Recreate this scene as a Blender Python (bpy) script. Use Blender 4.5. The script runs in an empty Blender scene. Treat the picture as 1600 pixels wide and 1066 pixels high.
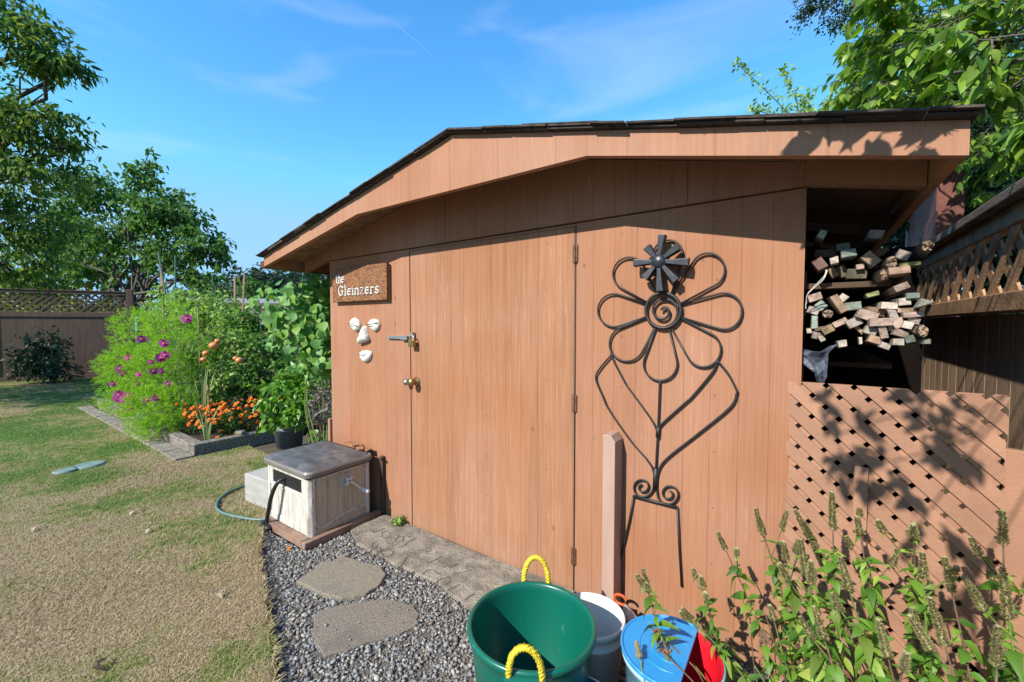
import bpy, bmesh, math, random
import numpy as np
from mathutils import Vector, Matrix
R = math.radians
random.seed(7); rng = np.random.default_rng(7)
scene = bpy.context.scene
# ---------------------------------------------------------------- camera
FPX = 650.0; CXP, CYP = 800.0, 533.0
A = math.atan(920/FPX); PITCH = math.atan(26/FPX)
CH = 1.38
CAM = np.array([0, -1.8796, CH])
FW = np.array([-math.cos(A), math.sin(A), 0]); RT = np.array([math.sin(A), math.cos(A), 0]); ZU = np.array([0, 0, 1.])
FV = FW*math.cos(PITCH)-ZU*math.sin(PITCH); UV = ZU*math.cos(PITCH)+FW*math.sin(PITCH)
cd = bpy.data.cameras.new('camera'); cam = bpy.data.objects.new('camera', cd); scene.collection.objects.link(cam)
cd.sensor_width = 36; cd.lens = FPX/1600*36; cd.clip_start = .03; cd.clip_end = 2000
M3 = Matrix((RT, UV, -FV)).transposed()
cam.matrix_world = Matrix.Translation(Vector(CAM)) @ M3.to_4x4()
scene.camera = cam
scene.render.resolution_x = 1024; scene.render.resolution_y = 682
# points of the real planes of the place (wall y=const, ground z=const, side x=const), measured from the photograph
def ray(px, py): return FV+RT*(px-CXP)/FPX-UV*(py-CYP)/FPX
def W(px, py, y=0.0):
    r = ray(px, py); return CAM+r*((y-CAM[1])/r[1])
def G(px, py, z=0.0):
    r = ray(px, py); return CAM+r*((z-CAM[2])/r[2])
def X(px, py, x):
    r = ray(px, py); return CAM+r*((x-CAM[0])/r[0])
def P(px, py, d): return CAM+ray(px, py)*d
# ---------------------------------------------------------------- world, sun, exposure
SUN_TO = Vector((-.19, -1, .78)).normalized()
ELEV = math.asin(SUN_TO.z)
w = bpy.data.worlds.new('World'); scene.world = w; w.use_nodes = True
nt = w.node_tree; nt.nodes.clear(); N = nt.nodes.new; LK = nt.links.new
out = N('ShaderNodeOutputWorld'); bg = N('ShaderNodeBackground'); LK(bg.outputs[0], out.inputs[0])
sky = N('ShaderNodeTexSky'); sky.sky_type = 'NISHITA'; sky.sun_disc = False
sky.sun_elevation = ELEV; sky.sun_rotation = math.atan2(SUN_TO.x, SUN_TO.y)
sky.air_density = 1.0; sky.dust_density = .25; sky.ozone_density = 4.5
bg.inputs['Strength'].default_value = .15
tc = N('ShaderNodeTexCoord'); mp = N('ShaderNodeMapping'); mp.inputs['Scale'].default_value = (1.2, 2.2, 9)
mp.inputs['Rotation'].default_value = (.1, .12, .5)
LK(tc.outputs['Generated'], mp.inputs[0])
n1 = N('ShaderNodeTexNoise'); n1.inputs['Scale'].default_value = 1.1; n1.inputs['Detail'].default_value = 7; n1.inputs['Distortion'].default_value = .6
LK(mp.outputs[0], n1.inputs['Vector'])
cr = N('ShaderNodeValToRGB'); cr.color_ramp.elements[0].position = .54; cr.color_ramp.elements[1].position = .95
cr.color_ramp.elements[0].color = (0, 0, 0, 1); cr.color_ramp.elements[1].color = (.5, .5, .5, 1)
LK(n1.outputs['Fac'], cr.inputs[0])
# a short vapour trail
d1 = Vector(ray(612, 32)).normalized(); d2 = Vector(ray(678, 88)).normalized(); pn = d1.cross(d2).normalized(); md = (d1+d2).normalized()
v1 = N('ShaderNodeVectorMath'); v1.operation = 'DOT_PRODUCT'; v1.inputs[1].default_value = pn; LK(tc.outputs['Generated'], v1.inputs[0])
ab = N('ShaderNodeMath'); ab.operation = 'ABSOLUTE'; LK(v1.outputs['Value'], ab.inputs[0])
mr = N('ShaderNodeMapRange'); mr.inputs[1].default_value = 0; mr.inputs[2].default_value = .0016; mr.inputs[3].default_value = .13; mr.inputs[4].default_value = 0; LK(ab.outputs[0], mr.inputs[0])
v2 = N('ShaderNodeVectorMath'); v2.operation = 'DOT_PRODUCT'; v2.inputs[1].default_value = md; LK(tc.outputs['Generated'], v2.inputs[0])
mr2 = N('ShaderNodeMapRange'); mr2.inputs[1].default_value = d1.dot(md)-.0004; mr2.inputs[2].default_value = 1; LK(v2.outputs['Value'], mr2.inputs[0])
mm = N('ShaderNodeMath'); mm.operation = 'MULTIPLY'; LK(mr.outputs[0], mm.inputs[0]); LK(mr2.outputs[0], mm.inputs[1])
ad = N('ShaderNodeMath'); ad.operation = 'ADD'; LK(cr.outputs[0], ad.inputs[0]); LK(mm.outputs[0], ad.inputs[1])
hs = N('ShaderNodeHueSaturation'); hs.inputs['Saturation'].default_value = 1.22; hs.inputs['Value'].default_value = 1.36; hs.inputs['Hue'].default_value = .494; LK(sky.outputs[0], hs.inputs['Color'])
mx = N('ShaderNodeMixRGB'); LK(ad.outputs[0], mx.inputs[0]); dk = N('ShaderNodeMixRGB'); dk.blend_type = 'DARKEN'; dk.inputs[0].default_value = 1; dk.inputs[2].default_value = (1.38, 2.75, 4.25, 1); LK(hs.outputs[0], dk.inputs[1]); LK(dk.outputs[0], mx.inputs[1]); mx.inputs[2].default_value = (3.4, 3.9, 4.4, 1)
LK(mx.outputs[0], bg.inputs['Color'])
sl = bpy.data.lights.new('sun', 'SUN'); sl.energy = 4.7; sl.angle = R(.5); sl.color = (1, .93, .82)
so = bpy.data.objects.new('sun', sl); scene.collection.objects.link(so)
so.rotation_euler = (-SUN_TO).to_track_quat('-Z', 'Y').to_euler()
vs = scene.view_settings; vs.view_transform = 'Standard'; vs.look = 'None'; vs.exposure = .8; vs.gamma = 1
# ---------------------------------------------------------------- materials
MATS = {}
def srgb(h):
    c = [int(h[i:i+2], 16)/255 for i in (0, 2, 4)]
    return tuple(x/12.92 if x < .04045 else ((x+.055)/1.055)**2.4 for x in c)
ALB = .74   # overall albedo level that goes with the exposure above
def scale_col(t, res):
    h = t.nodes.new('ShaderNodeHueSaturation'); h.inputs['Value'].default_value = ALB; t.links.new(res, h.inputs['Color']); return h.outputs[0]
def newmat(name):
    m = bpy.data.materials.new(name); m.use_nodes = True
    t = m.node_tree; b = t.nodes['Principled BSDF']; return m, t, b
def mat(name, col, rough=.7, var=.25, scale=8, stretch=(1, 1, 1), bump=.15, bscale=40, metal=0, island=0, spec=.5, col2=None, dirt=None):
    """mottled procedural surface: two-tone noise, optional per-piece variation, bump"""
    if name in MATS: return MATS[name]
    m, t, b = newmat(name); n = t.nodes.new; l = t.links.new
    tcn = n('ShaderNodeTexCoord'); mpn = n('ShaderNodeMapping'); mpn.inputs['Scale'].default_value = stretch
    l(tcn.outputs['Object'], mpn.inputs[0])
    no = n('ShaderNodeTexNoise'); no.inputs['Scale'].default_value = scale; no.inputs['Detail'].default_value = 6; l(mpn.outputs[0], no.inputs['Vector'])
    c2 = col2 or tuple(c*(1-var) for c in col)
    c1 = tuple(min(1, c*(1+var*.6)) for c in col)
    rp = n('ShaderNodeValToRGB'); rp.color_ramp.elements[0].position = .35; rp.color_ramp.elements[1].position = .68
    rp.color_ramp.elements[0].color = (*c2, 1); rp.color_ramp.elements[1].color = (*c1, 1); l(no.outputs['Fac'], rp.inputs[0])
    res = rp.outputs[0]
    if island:
        g = n('ShaderNodeNewGeometry'); mr_ = n('ShaderNodeMapRange'); mr_.inputs[3].default_value = 1-island; mr_.inputs[4].default_value = 1+island
        l(g.outputs['Random Per Island'], mr_.inputs[0])
        h = n('ShaderNodeHueSaturation'); l(res, h.inputs['Color']); l(mr_.outputs[0], h.inputs['Value']); res = h.outputs[0]
    if dirt:
        nd = n('ShaderNodeTexNoise'); nd.inputs['Scale'].default_value = dirt[1]; nd.inputs['Detail'].default_value = 8; nd.inputs['Roughness'].default_value = .7; l(mpn.outputs[0], nd.inputs['Vector'])
        rd = n('ShaderNodeValToRGB'); rd.color_ramp.elements[0].position = dirt[2]; rd.color_ramp.elements[1].position = dirt[2]+.14
        rd.color_ramp.elements[0].color = (0, 0, 0, 1); rd.color_ramp.elements[1].color = (dirt[3],)*3+(1,); l(nd.outputs['Fac'], rd.inputs[0])
        mxn = n('ShaderNodeMixRGB'); l(rd.outputs[0], mxn.inputs[0]); l(res, mxn.inputs[1]); mxn.inputs[2].default_value = (*dirt[0], 1); res = mxn.outputs[0]
    l(scale_col(t, res), b.inputs['Base Color'])
    b.inputs['Roughness'].default_value = rough; b.inputs['Metallic'].default_value = metal; b.inputs['Specular IOR Level'].default_value = spec
    if bump:
        nb = n('ShaderNodeTexNoise'); nb.inputs['Scale'].default_value = bscale; nb.inputs['Detail'].default_value = 5; l(mpn.outputs[0], nb.inputs['Vector'])
        bn = n('ShaderNodeBump'); bn.inputs['Strength'].default_value = bump; bn.inputs['Distance'].default_value = .01; l(nb.outputs['Fac'], bn.inputs['Height']); l(bn.outputs[0], b.inputs['Normal'])
    MATS[name] = m; return m
def siding(name, col, groove=.105, vertical=True, var=1.0, glow=None):
    """rough sawn plywood siding, painted: fine vertical grain, shallow grooves, worn patches, small knots and nail heads"""
    m, t, b = newmat(name); n = t.nodes.new; l = t.links.new
    tcn = n('ShaderNodeTexCoord'); sp = n('ShaderNodeSeparateXYZ'); l(tcn.outputs['Object'], sp.inputs[0])
    mpn = n('ShaderNodeMapping'); mpn.inputs['Scale'].default_value = (135, 135, 2.6); l(tcn.outputs['Object'], mpn.inputs[0])
    g1 = n('ShaderNodeTexNoise'); g1.inputs['Scale'].default_value = 1; g1.inputs['Detail'].default_value = 8; g1.inputs['Roughness'].default_value = .65; l(mpn.outputs[0], g1.inputs['Vector'])
    mp2 = n('ShaderNodeMapping'); mp2.inputs['Scale'].default_value = (7, 7, .7); l(tcn.outputs['Object'], mp2.inputs[0])
    g2 = n('ShaderNodeTexNoise'); g2.inputs['Scale'].default_value = 1; g2.inputs['Detail'].default_value = 5; l(mp2.outputs[0], g2.inputs['Vector'])
    g3 = n('ShaderNodeTexNoise'); g3.inputs['Scale'].default_value = 1.7; g3.inputs['Detail'].default_value = 6; l(tcn.outputs['Object'], g3.inputs['Vector'])
    def math_(op, a, b_=None, c=None):
        q = n('ShaderNodeMath'); q.operation = op
        for i, v in enumerate((a, b_, c)):
            if v is None: continue
            if isinstance(v, (int, float)): q.inputs[i].default_value = v
            else: l(v, q.inputs[i])
        return q.outputs[0]
    def rampv(src, a, b_, lo, hi):
        q = n('ShaderNodeMapRange'); q.inputs[1].default_value = a; q.inputs[2].default_value = b_; q.inputs[3].default_value = lo; q.inputs[4].default_value = hi; l(src, q.inputs[0]); return q.outputs[0]
    # grooves in x
    wob = math_('MULTIPLY_ADD', g2.outputs['Fac'], .003, sp.outputs['X'])
    fr = math_('FRACT', math_('DIVIDE', math_('ADD', wob, 10.03), groove))
    dist = math_('ABSOLUTE', math_('SUBTRACT', fr, .5))
    gr = rampv(dist, 0, .022, 1, 0)
    # knots
    mk = n('ShaderNodeMapping'); mk.inputs['Scale'].default_value = (4.6, 4.6, 3.1); l(tcn.outputs['Object'], mk.inputs[0])
    vo = n('ShaderNodeTexVoronoi'); vo.inputs['Scale'].default_value = 1.0; vo.inputs['Randomness'].default_value = 1; l(mk.outputs[0], vo.inputs['Vector'])
    kn = rampv(vo.outputs['Distance'], .03, .05, 1, 0)
    val = math_('ADD', rampv(g1.outputs['Fac'], .3, .7, 1-.17*var, 1+.09*var), rampv(g2.outputs['Fac'], .3, .7, -.07*var, .06*var))
    val = math_('ADD', val, rampv(g3.outputs['Fac'], .3, .7, -.06, .06))
    val = math_('SUBTRACT', val, math_('MULTIPLY', gr, .13))
    val = math_('SUBTRACT', val, math_('MULTIPLY', kn, .30))
    def cell(v, p, o): return math_('ABSOLUTE', math_('SUBTRACT', math_('FRACT', math_('DIVIDE', math_('ADD', v, o), p)), .5))
    nx = math_('MULTIPLY', cell(sp.outputs['X'], .402, 10.15), .402); nz = math_('MULTIPLY', cell(sp.outputs['Z'], .237, 3.06), .237)
    nd_ = math_('SQRT', math_('ADD', math_('MULTIPLY', nx, nx), math_('MULTIPLY', nz, nz)))
    val = math_('SUBTRACT', val, math_('MULTIPLY', rampv(nd_, .0028, .005, 1, 0), .45))
    # dusty base of the wall
    du = rampv(sp.outputs['Z'], .0, .22, 1, 0); du = math_('MULTIPLY', du, rampv(g1.outputs['Fac'], .4, .62, 0, .4))
    h = n('ShaderNodeHueSaturation'); h.inputs['Color'].default_value = (*col, 1); l(val, h.inputs['Value'])
    l(rampv(g3.outputs['Fac'], .35, .65, 1.06, .94), h.inputs['Saturation'])
    mxn = n('ShaderNodeMixRGB'); l(du, mxn.inputs[0]); l(h.outputs[0], mxn.inputs[1]); mxn.inputs[2].default_value = (.33, .27, .2, 1)
    # bare streaks where the paint has thinned
    mp4 = n('ShaderNodeMapping'); mp4.inputs['Scale'].default_value = (70, 70, 6); l(tcn.outputs['Object'], mp4.inputs[0])
    g4 = n('ShaderNodeTexNoise'); g4.inputs['Scale'].default_value = 1; g4.inputs['Detail'].default_value = 3; l(mp4.outputs[0], g4.inputs['Vector'])
    st = math_('MULTIPLY', rampv(g4.outputs['Fac'], .62, .70, 0, .3), rampv(g3.outputs['Fac'], .46, .58, 0, 1))
    mx4 = n('ShaderNodeMixRGB'); l(st, mx4.inputs[0]); l(mxn.outputs[0], mx4.inputs[1]); mx4.inputs[2].default_value = (.62, .42, .29, 1)
    l(scale_col(t, mx4.outputs[0]), b.inputs['Base Color'])
    hh = math_('SUBTRACT', math_('MULTIPLY', g1.outputs['Fac'], 1.0), math_('MULTIPLY', gr, 1.2)); hh = math_('SUBTRACT', hh, math_('MULTIPLY', kn, .5))
    bn = n('ShaderNodeBump'); bn.inputs['Strength'].default_value = .55; bn.inputs['Distance'].default_value = .003; l(hh, bn.inputs['Height']); l(bn.outputs[0], b.inputs['Normal'])
    b.inputs['Roughness'].default_value = .75; b.inputs['Specular IOR Level'].default_value = .25
    return m
def leafmat(name, cols, rough=.45, trans=.35, spec=.4):
    cols = [tuple(q*(.96 if trans > .1 else ALB) for q in c) for c in cols]
    if name in MATS: return MATS[name]
    m, t, b = newmat(name); n = t.nodes.new; l = t.links.new
    g = n('ShaderNodeNewGeometry'); rp = n('ShaderNodeValToRGB'); e = rp.color_ramp.elements
    e[0].color = (*cols[0], 1); e[1].color = (*cols[-1], 1)
    for i, c in enumerate(cols[1:-1]): q = e.new((i+1)/(len(cols)-1)); q.color = (*c, 1)
    l(g.outputs['Random Per Island'], rp.inputs[0])
    l(rp.outputs[0], b.inputs['Base Color']); b.inputs['Roughness'].default_value = rough; b.inputs['Specular IOR Level'].default_value = spec
    tr = n('ShaderNodeBsdfTranslucent'); hs_ = n('ShaderNodeHueSaturation'); hs_.inputs['Value'].default_value = 1.7; hs_.inputs['Saturation'].default_value = 1.1; hs_.inputs['Hue'].default_value = .485
    l(rp.outputs[0], hs_.inputs['Color']); l(hs_.outputs[0], tr.inputs[0])
    mxs = n('ShaderNodeMixShader'); mxs.inputs[0].default_value = trans; l(b.outputs[0], mxs.inputs[1]); l(tr.outputs[0], mxs.inputs[2])
    l(mxs.outputs[0], t.nodes['Material Output'].inputs[0]); MATS[name] = m; return m
PAINT = (.425, .205, .121)
m_wall = siding('painted_siding', PAINT)
m_fascia = siding('painted_fascia', (.445, .226, .140), groove=.31, var=.8)
m_trim = mat('painted_trim', (.42, .20, .095), .7, .12, 6, (1, 1, 1), .1, 60, dirt=((.3, .2, .13), 9, .6, .5))
m_dark = mat('bare_dark_wood', (.10, .055, .03), .85, .4, 5)
m_latt = mat('lattice_paint', (.41, .215, .135), .7, .2, 4, (1, 1, 1), .15, 70, island=.12, dirt=((.22, .15, .11), 14, .62, .5))
m_fence = mat('fence_stain', (.15, .092, .065), .75, .25, 5, (3, 3, .6), .2, 50, island=.14)
m_fence_r = mat('fence_stain_warm', (.50, .30, .17), .7, .35, 6, (2, 2, 2), .25, 50, island=.15, dirt=((.12, .08, .05), 8, .56, .6))
m_shing = mat('asphalt_shingle', (.075, .06, .055), .95, .5, 30, (1, 1, 1), .6, 200, island=.3)
m_white = mat('white_paint', (.8, .78, .74), .5, .08, 20)
m_steel = mat('galvanised_steel', (.55, .57, .6), .35, .15, 30, metal=.8)
m_brass = mat('brass', (.6, .42, .15), .3, .2, 30, metal=.9)
m_iron = mat('black_iron', (.012, .012, .014), .55, .3, 30, bump=.1, spec=.6)
m_bluei = mat('blue_black_metal', (.025, .033, .045), .4, .3, 25, bump=.1)
m_conc = mat('old_concrete', (.30, .265, .215), .95, .4, 14, (1, 1, 1), .9, 70, dirt=((.11, .095, .075), 30, .52, .7))
m_conc2 = mat('exposed_aggregate', (.33, .29, .225), .95, .25, 120, (1, 1, 1), .8, 260, dirt=((.14, .13, .12), 6, .55, .5))
m_conc3 = mat('dusty_grey_stone', (.29, .25, .205), .95, .3, 100, (1, 1, 1), .8, 230, dirt=((.16, .145, .125), 5, .5, .6))
m_groove = mat('groove_dark', (.12, .10, .08), 1, .3, 30)
m_block = mat('pale_concrete', (.46, .45, .43), .9, .2, 7, (1, 1, 3), .4, 60, dirt=((.26, .2, .15), 5, .55, .6))
m_timber = mat('weathered_timber', (.27, .24, .205), .9, .45, 5, (1.5, 9, 9), .6, 25, dirt=((.08, .065, .05), 9, .52, .7))
m_soil = mat('soil', (.055, .035, .022), 1, .5, 20, (1, 1, 1), 1, 60)
m_resin = mat('taupe_resin', (.56, .46, .34), .5, .12, 4, (6, 6, .8), .1, 30, dirt=((.17, .125, .085), 7, .53, .55))
m_resin_l = mat('pale_resin', (.70, .67, .61), .5, .10, 4, (5, 5, .8), .1, 30, dirt=((.24, .18, .12), 6, .50, .65))
m_lid = mat('faded_grey_plastic', (.115, .115, .125), .5, .3, 5, (2, 3, 2), .15, 50, col2=(.075, .075, .085), dirt=((.28, .26, .24), 3.2, .52, .5))
m_lidrim = mat('lid_rim_plastic', (.20, .18, .165), .45, .2, 5, bump=.1)
m_black = mat('black_rubber', (.015, .015, .017), .5, .2, 10)
m_hose = mat('green_hose', (.14, .24, .22), .45, .25, 60, bump=.1)
m_green = mat('green_plastic', (.003, .135, .095), .32, .12, 3, (1, 1, .35), .05, 25, spec=.5, dirt=((.25, .40, .32), 34, .64, .6))
m_rope = mat('yellow_rope', (.78, .6, .03), .5, .15, 30, (1, 1, 1), .3, 90)
m_wplast = mat('white_plastic', (.78, .78, .77), .4, .06, 5, bump=.05, dirt=((.5, .46, .42), 11, .6, .5))
m_bplast = mat('bright_blue_plastic', (.03, .31, .72), .33, .10, 4, bump=.06, spec=.6, dirt=((.32, .58, .8), 5, .58, .6))
m_pblue = mat('pale_blue_plastic', (.30, .58, .76), .35, .12, 5, bump=.05, dirt=((.75, .85, .9), 4, .53, .7))
m_redp = mat('red_plastic', (.62, .008, .02), .35, .15, 5, bump=.05)
m_dblue = mat('dark_blue_plastic', (.01, .06, .16), .3, .15, 5, bump=.05)
m_potp = mat('slate_plastic', (.13, .165, .21), .5, .15, 6, bump=.05)
m_stone = mat('white_plaster', (.76, .74, .69), .8, .15, 18, bump=.5, bscale=60, dirt=((.35, .33, .3), 16, .62, .5))
m_sign = mat('carved_brown_sign', (.27, .10, .03), .35, .5, 60, (1, 1, 1), .9, 120, spec=.6, dirt=((.42, .2, .06), 40, .5, .7))
m_signe = mat('carved_edge_cut', (.5, .33, .18), .7, .2, 30)
m_bark = mat('bark', (.10, .075, .055), .95, .4, 12, (1, 1, .4), .8, 30)
m_barkg = mat('grey_bark', (.12, .105, .09), .95, .4, 12, (1, 1, .4), .8, 30)
m_stem = mat('green_stem', (.16, .24, .05), .7, .3, 30)
m_stemb = mat('brown_stem', (.20, .12, .08), .8, .4, 30)
m_stake_b = mat('wooden_stake', (.36, .25, .15), .85, .3, 12, (1, 1, .3), .3, 60)
m_stake_g = mat('green_coated_stake', (.06, .17, .12), .5, .2, 20)
m_stake_d = mat('grey_stake', (.16, .17, .16), .6, .2, 20)
m_orange = leafmat('marigold_orange', [(.80, .17, .006), (.88, .27, .012), (.62, .085, .006)], .6, .15)
m_magenta = leafmat('cosmos_magenta', [(.58, .015, .24), (.70, .12, .45), (.28, .004, .07)], .5, .25)
m_yel = mat('flower_centre', (.7, .42, .02), .8, .2, 40)
m_tom = mat('tomato_skin', (.75, .17, .04), .3, .25, 14, bump=0, col2=(.75, .33, .12))
L_plum = leafmat('plum_leaf', [(.07, .15, .02), (.13, .25, .03), (.21, .36, .04), (.06, .13, .025), (.30, .42, .06)], .4, .42)
L_left = leafmat('walnut_leaf', [(.03, .08, .022), (.055, .13, .028), (.10, .19, .035), (.20, .26, .06)], .65, .38, .2)
L_mid = leafmat('cherry_leaf', [(.035, .10, .025), (.06, .15, .03), (.11, .22, .04)], .6, .38, .25)
L_yel = leafmat('lime_leaf', [(.12, .20, .03), (.18, .26, .04), (.08, .14, .03)], .5, .45)
L_dark = leafmat('dark_leaf', [(.012, .032, .018), (.02, .05, .022), (.03, .065, .025)], .5, .2)
L_far = leafmat('oak_leaf', [(.02, .045, .03), (.035, .065, .04), (.045, .08, .045)], .6, .2)
L_olive = leafmat('olive_leaf', [(.09, .14, .07), (.12, .18, .09)], .6, .3)
L_vine = leafmat('vine_leaf', [(.07, .20, .04), (.11, .28, .06), (.05, .15, .035), (.22, .38, .06), (.09, .24, .06)], .5, .3, .35)
L_feather = leafmat('feathery_leaf', [(.19, .42, .03), (.27, .52, .04), (.36, .60, .07), (.11, .26, .03)], .6, .4)
L_tom = leafmat('tomato_leaf', [(.10, .20, .04), (.16, .30, .055), (.24, .39, .08), (.34, .44, .14)], .6, .35)
L_mar = leafmat('marigold_leaf', [(.025, .08, .015), (.05, .13, .02)], .6, .3)
L_pep = leafmat('pepper_leaf', [(.06, .17, .02), (.11, .26, .03), (.16, .32, .05)], .4, .35)
L_mint = leafmat('mint_leaf', [(.05, .13, .02), (.11, .25, .03), (.07, .18, .02), (.21, .36, .05), (.13, .28, .03), (.36, .45, .09), (.04, .10, .02)], .5, .42)
L_dry = leafmat('withered_leaf', [(.18, .09, .06), (.28, .16, .11), (.12, .06, .04)], .8, .2)
L_spike = leafmat('mint_flower_spike', [(.30, .32, .12), (.42, .42, .20), (.34, .27, .18), (.50, .52, .28)], .9, .35)
L_sword = leafmat('sword_leaf', [(.14, .26, .10), (.22, .33, .16), (.35, .38, .16)], .5, .4)
L_grey = leafmat('pinkish_grey_leaf', [(.28, .22, .22), (.2, .17, .16), (.12, .12, .08)], .8, .2)
# ---------------------------------------------------------------- mesh tools
OBJ_TOP = []
def parent_to(o, parent):
    o.parent = parent; o.matrix_parent_inverse = Matrix.Translation(-parent.location)
def link_mesh(name, me, m, parent=None, smooth=False, bevel=0, seg=2):
    o = bpy.data.objects.new(name, me); scene.collection.objects.link(o)
    for q in (m if isinstance(m, (list, tuple)) else [m]): me.materials.append(q)
    if parent is not None: parent_to(o, parent)
    else:
        n = len(me.vertices)
        if n:
            co = np.empty(n*3, np.float32); me.vertices.foreach_get('co', co); co = co.reshape(-1, 3)
            c = (co.min(0)+co.max(0))/2; c[2] = co[:, 2].min()
            if not name in ('lawn', 'ground', 'grass', 'gravel'):
                co -= c; me.vertices.foreach_set('co', co.ravel()); o.location = Vector(c.tolist())
    if smooth: me.polygons.foreach_set('use_smooth', [True]*len(me.polygons))
    if bevel:
        b = o.modifiers.new('bevel', 'BEVEL'); b.width = bevel; b.segments = seg; b.limit_method = 'ANGLE'; b.angle_limit = R(40)
    me.update(); return o
def tag(o, label=None, cat=None, group=None, kind=None):
    if label: o['label'] = label
    if cat: o['category'] = cat
    if group: o['group'] = group
    if kind: o['kind'] = kind
    return o
def thing(name, loc, label, cat, group=None):
    o = bpy.data.objects.new(name, None); scene.collection.objects.link(o); o.location = Vector([float(v) for v in loc]); o.empty_display_size = .1
    return tag(o, label, cat, group)
class MB:
    def __init__(s): s.v = []; s.f = []; s.mi = []; s.cur = 0
    def add(s, vs_, fs): 
        k = len(s.v); s.v += [tuple(float(q) for q in v) for v in vs_]; s.f += [tuple(i+k for i in f) for f in fs]; s.mi += [s.cur]*len(fs); return s
    def hexa(s, b4, t4):
        return s.add(list(b4)+list(t4), [(3, 2, 1, 0), (4, 5, 6, 7), (0, 1, 5, 4), (1, 2, 6, 5), (2, 3, 7, 6), (3, 0, 4, 7)])
    def box(s, x0, x1, y0, y1, z0, z1, M=None):
        c = [(x0, y0, z0), (x1, y0, z0), (x1, y1, z0), (x0, y1, z0), (x0, y0, z1), (x1, y0, z1), (x1, y1, z1), (x0, y1, z1)]
        if M is not None: c = [M @ Vector(q) for q in c]
        return s.hexa(c[:4], c[4:])
    def prism(s, pts, e):           # planar polygon extruded by vector e
        pts = [np.array(p, float) for p in pts]; n = len(pts); e = np.array(e, float)
        a = np.zeros(3)
        for i in range(n): a += np.cross(pts[i], pts[(i+1) % n])
        if np.dot(a, e) > 0: pts = pts[::-1]
        f = [tuple(range(n)), tuple(range(2*n-1, n-1, -1))]+[(i, n+i, n+(i+1) % n, (i+1) % n)[::1] for i in range(n)]
        f = [f[0], f[1]]+[((i+1) % n, i, n+i, n+(i+1) % n) for i in range(n)]
        return s.add(pts+[p+e for p in pts], f)
    def tube(s, path, r, n=8, closed=False, caps=True):
        path = [np.array(p, float) for p in path]; L = len(path)
        rs = r if isinstance(r, (list, tuple, np.ndarray)) else [r]*L
        vs_ = []; up = None
        for i in range(L):
            if closed: t = path[(i+1) % L]-path[i-1]
            else: t = path[min(i+1, L-1)]-path[max(i-1, 0)]
            t = t/(np.linalg.norm(t)+1e-9)
            if up is None: up = np.array([0, 0, 1.]) if abs(t[2]) < .9 else np.array([1., 0, 0])
            u = up-t*np.dot(up, t); u /= np.linalg.norm(u)+1e-9; up = u; v_ = np.cross(t, u)
            for k in range(n):
                a_ = 2*math.pi*k/n; vs_.append(path[i]+(u*math.cos(a_)+v_*math.sin(a_))*rs[i])
        fs = []
        for i in range(L if closed else L-1):
            j = (i+1) % L
            for k in range(n): fs.append((i*n+k, i*n+(k+1) % n, j*n+(k+1) % n, j*n+k))
        if caps and not closed: fs += [tuple(range(n-1, -1, -1)), tuple((L-1)*n+k for k in range(n))]
        return s.add(vs_, fs)
    def lathe(s, c, prof, n=40, axis=(0, 0, 1)):
        ax = Vector(axis).normalized(); q = Vector((0, 0, 1)).rotation_difference(ax)
        vs_ = [Vector(c)+q @ Vector((r*math.cos(2*math.pi*k/n), r*math.sin(2*math.pi*k/n), z)) for r, z in prof for k in range(n)]
        fs = [(i*n+k, i*n+(k+1) % n, (i+1)*n+(k+1) % n, (i+1)*n+k) for i in range(len(prof)-1) for k in range(n)]
        return s.add(vs_, fs)
    def ball(s, c, r, nu=10, nv=7, jit=0, rnd=None):
        rx, ry, rz = (r, r, r) if isinstance(r, (int, float)) else r
        vs_ = [(c[0], c[1], c[2]-rz)]
        for i in range(1, nv):
            p = -math.pi/2+math.pi*i/nv
            for k in range(nu):
                j = 1+(rnd.uniform(-jit, jit) if jit else 0)
                a_ = 2*math.pi*k/nu; vs_.append((c[0]+rx*j*math.cos(p)*math.cos(a_), c[1]+ry*j*math.cos(p)*math.sin(a_), c[2]+rz*j*math.sin(p)))
        vs_.append((c[0], c[1], c[2]+rz)); T = len(vs_)-1
        fs = [(0, 1+(k+1) % nu, 1+k) for k in range(nu)]
        for i in range(nv-2):
            for k in range(nu): fs.append((1+i*nu+k, 1+i*nu+(k+1) % nu, 1+(i+1)*nu+(k+1) % nu, 1+(i+1)*nu+k))
        fs += [(T, 1+(nv-2)*nu+k, 1+(nv-2)*nu+(k+1) % nu) for k in range(nu)]
        return s.add(vs_, fs)
    def build(s, name, m, parent=None, smooth=False, bevel=0, seg=2):
        me = bpy.data.meshes.new(name); me.from_pydata(s.v, [], s.f)
        if any(s.mi): me.polygons.foreach_set('material_index', s.mi)
        return link_mesh(name, me, m, parent, smooth, bevel, seg)
def np_mesh(name, V, T, m, parent=None, smooth=False):
    """V (n,3), T (k,3) triangles"""
    me = bpy.data.meshes.new(name); V = np.asarray(V, np.float32); T = np.asarray(T, np.int32)
    me.vertices.add(len(V)); me.vertices.foreach_set('co', V.ravel())
    me.loops.add(T.size); me.loops.foreach_set('vertex_index', T.ravel())
    me.polygons.add(len(T)); me.polygons.foreach_set('loop_start', np.arange(0, T.size, 3, dtype=np.int32))
    try: me.polygons.foreach_set('loop_total', np.full(len(T), 3, np.int32))
    except Exception: pass
    me.update(calc_edges=True); me.validate()
    return link_mesh(name, me, m, parent, smooth)
def unit(a): return a/(np.linalg.norm(a, axis=-1, keepdims=True)+1e-9)
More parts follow.
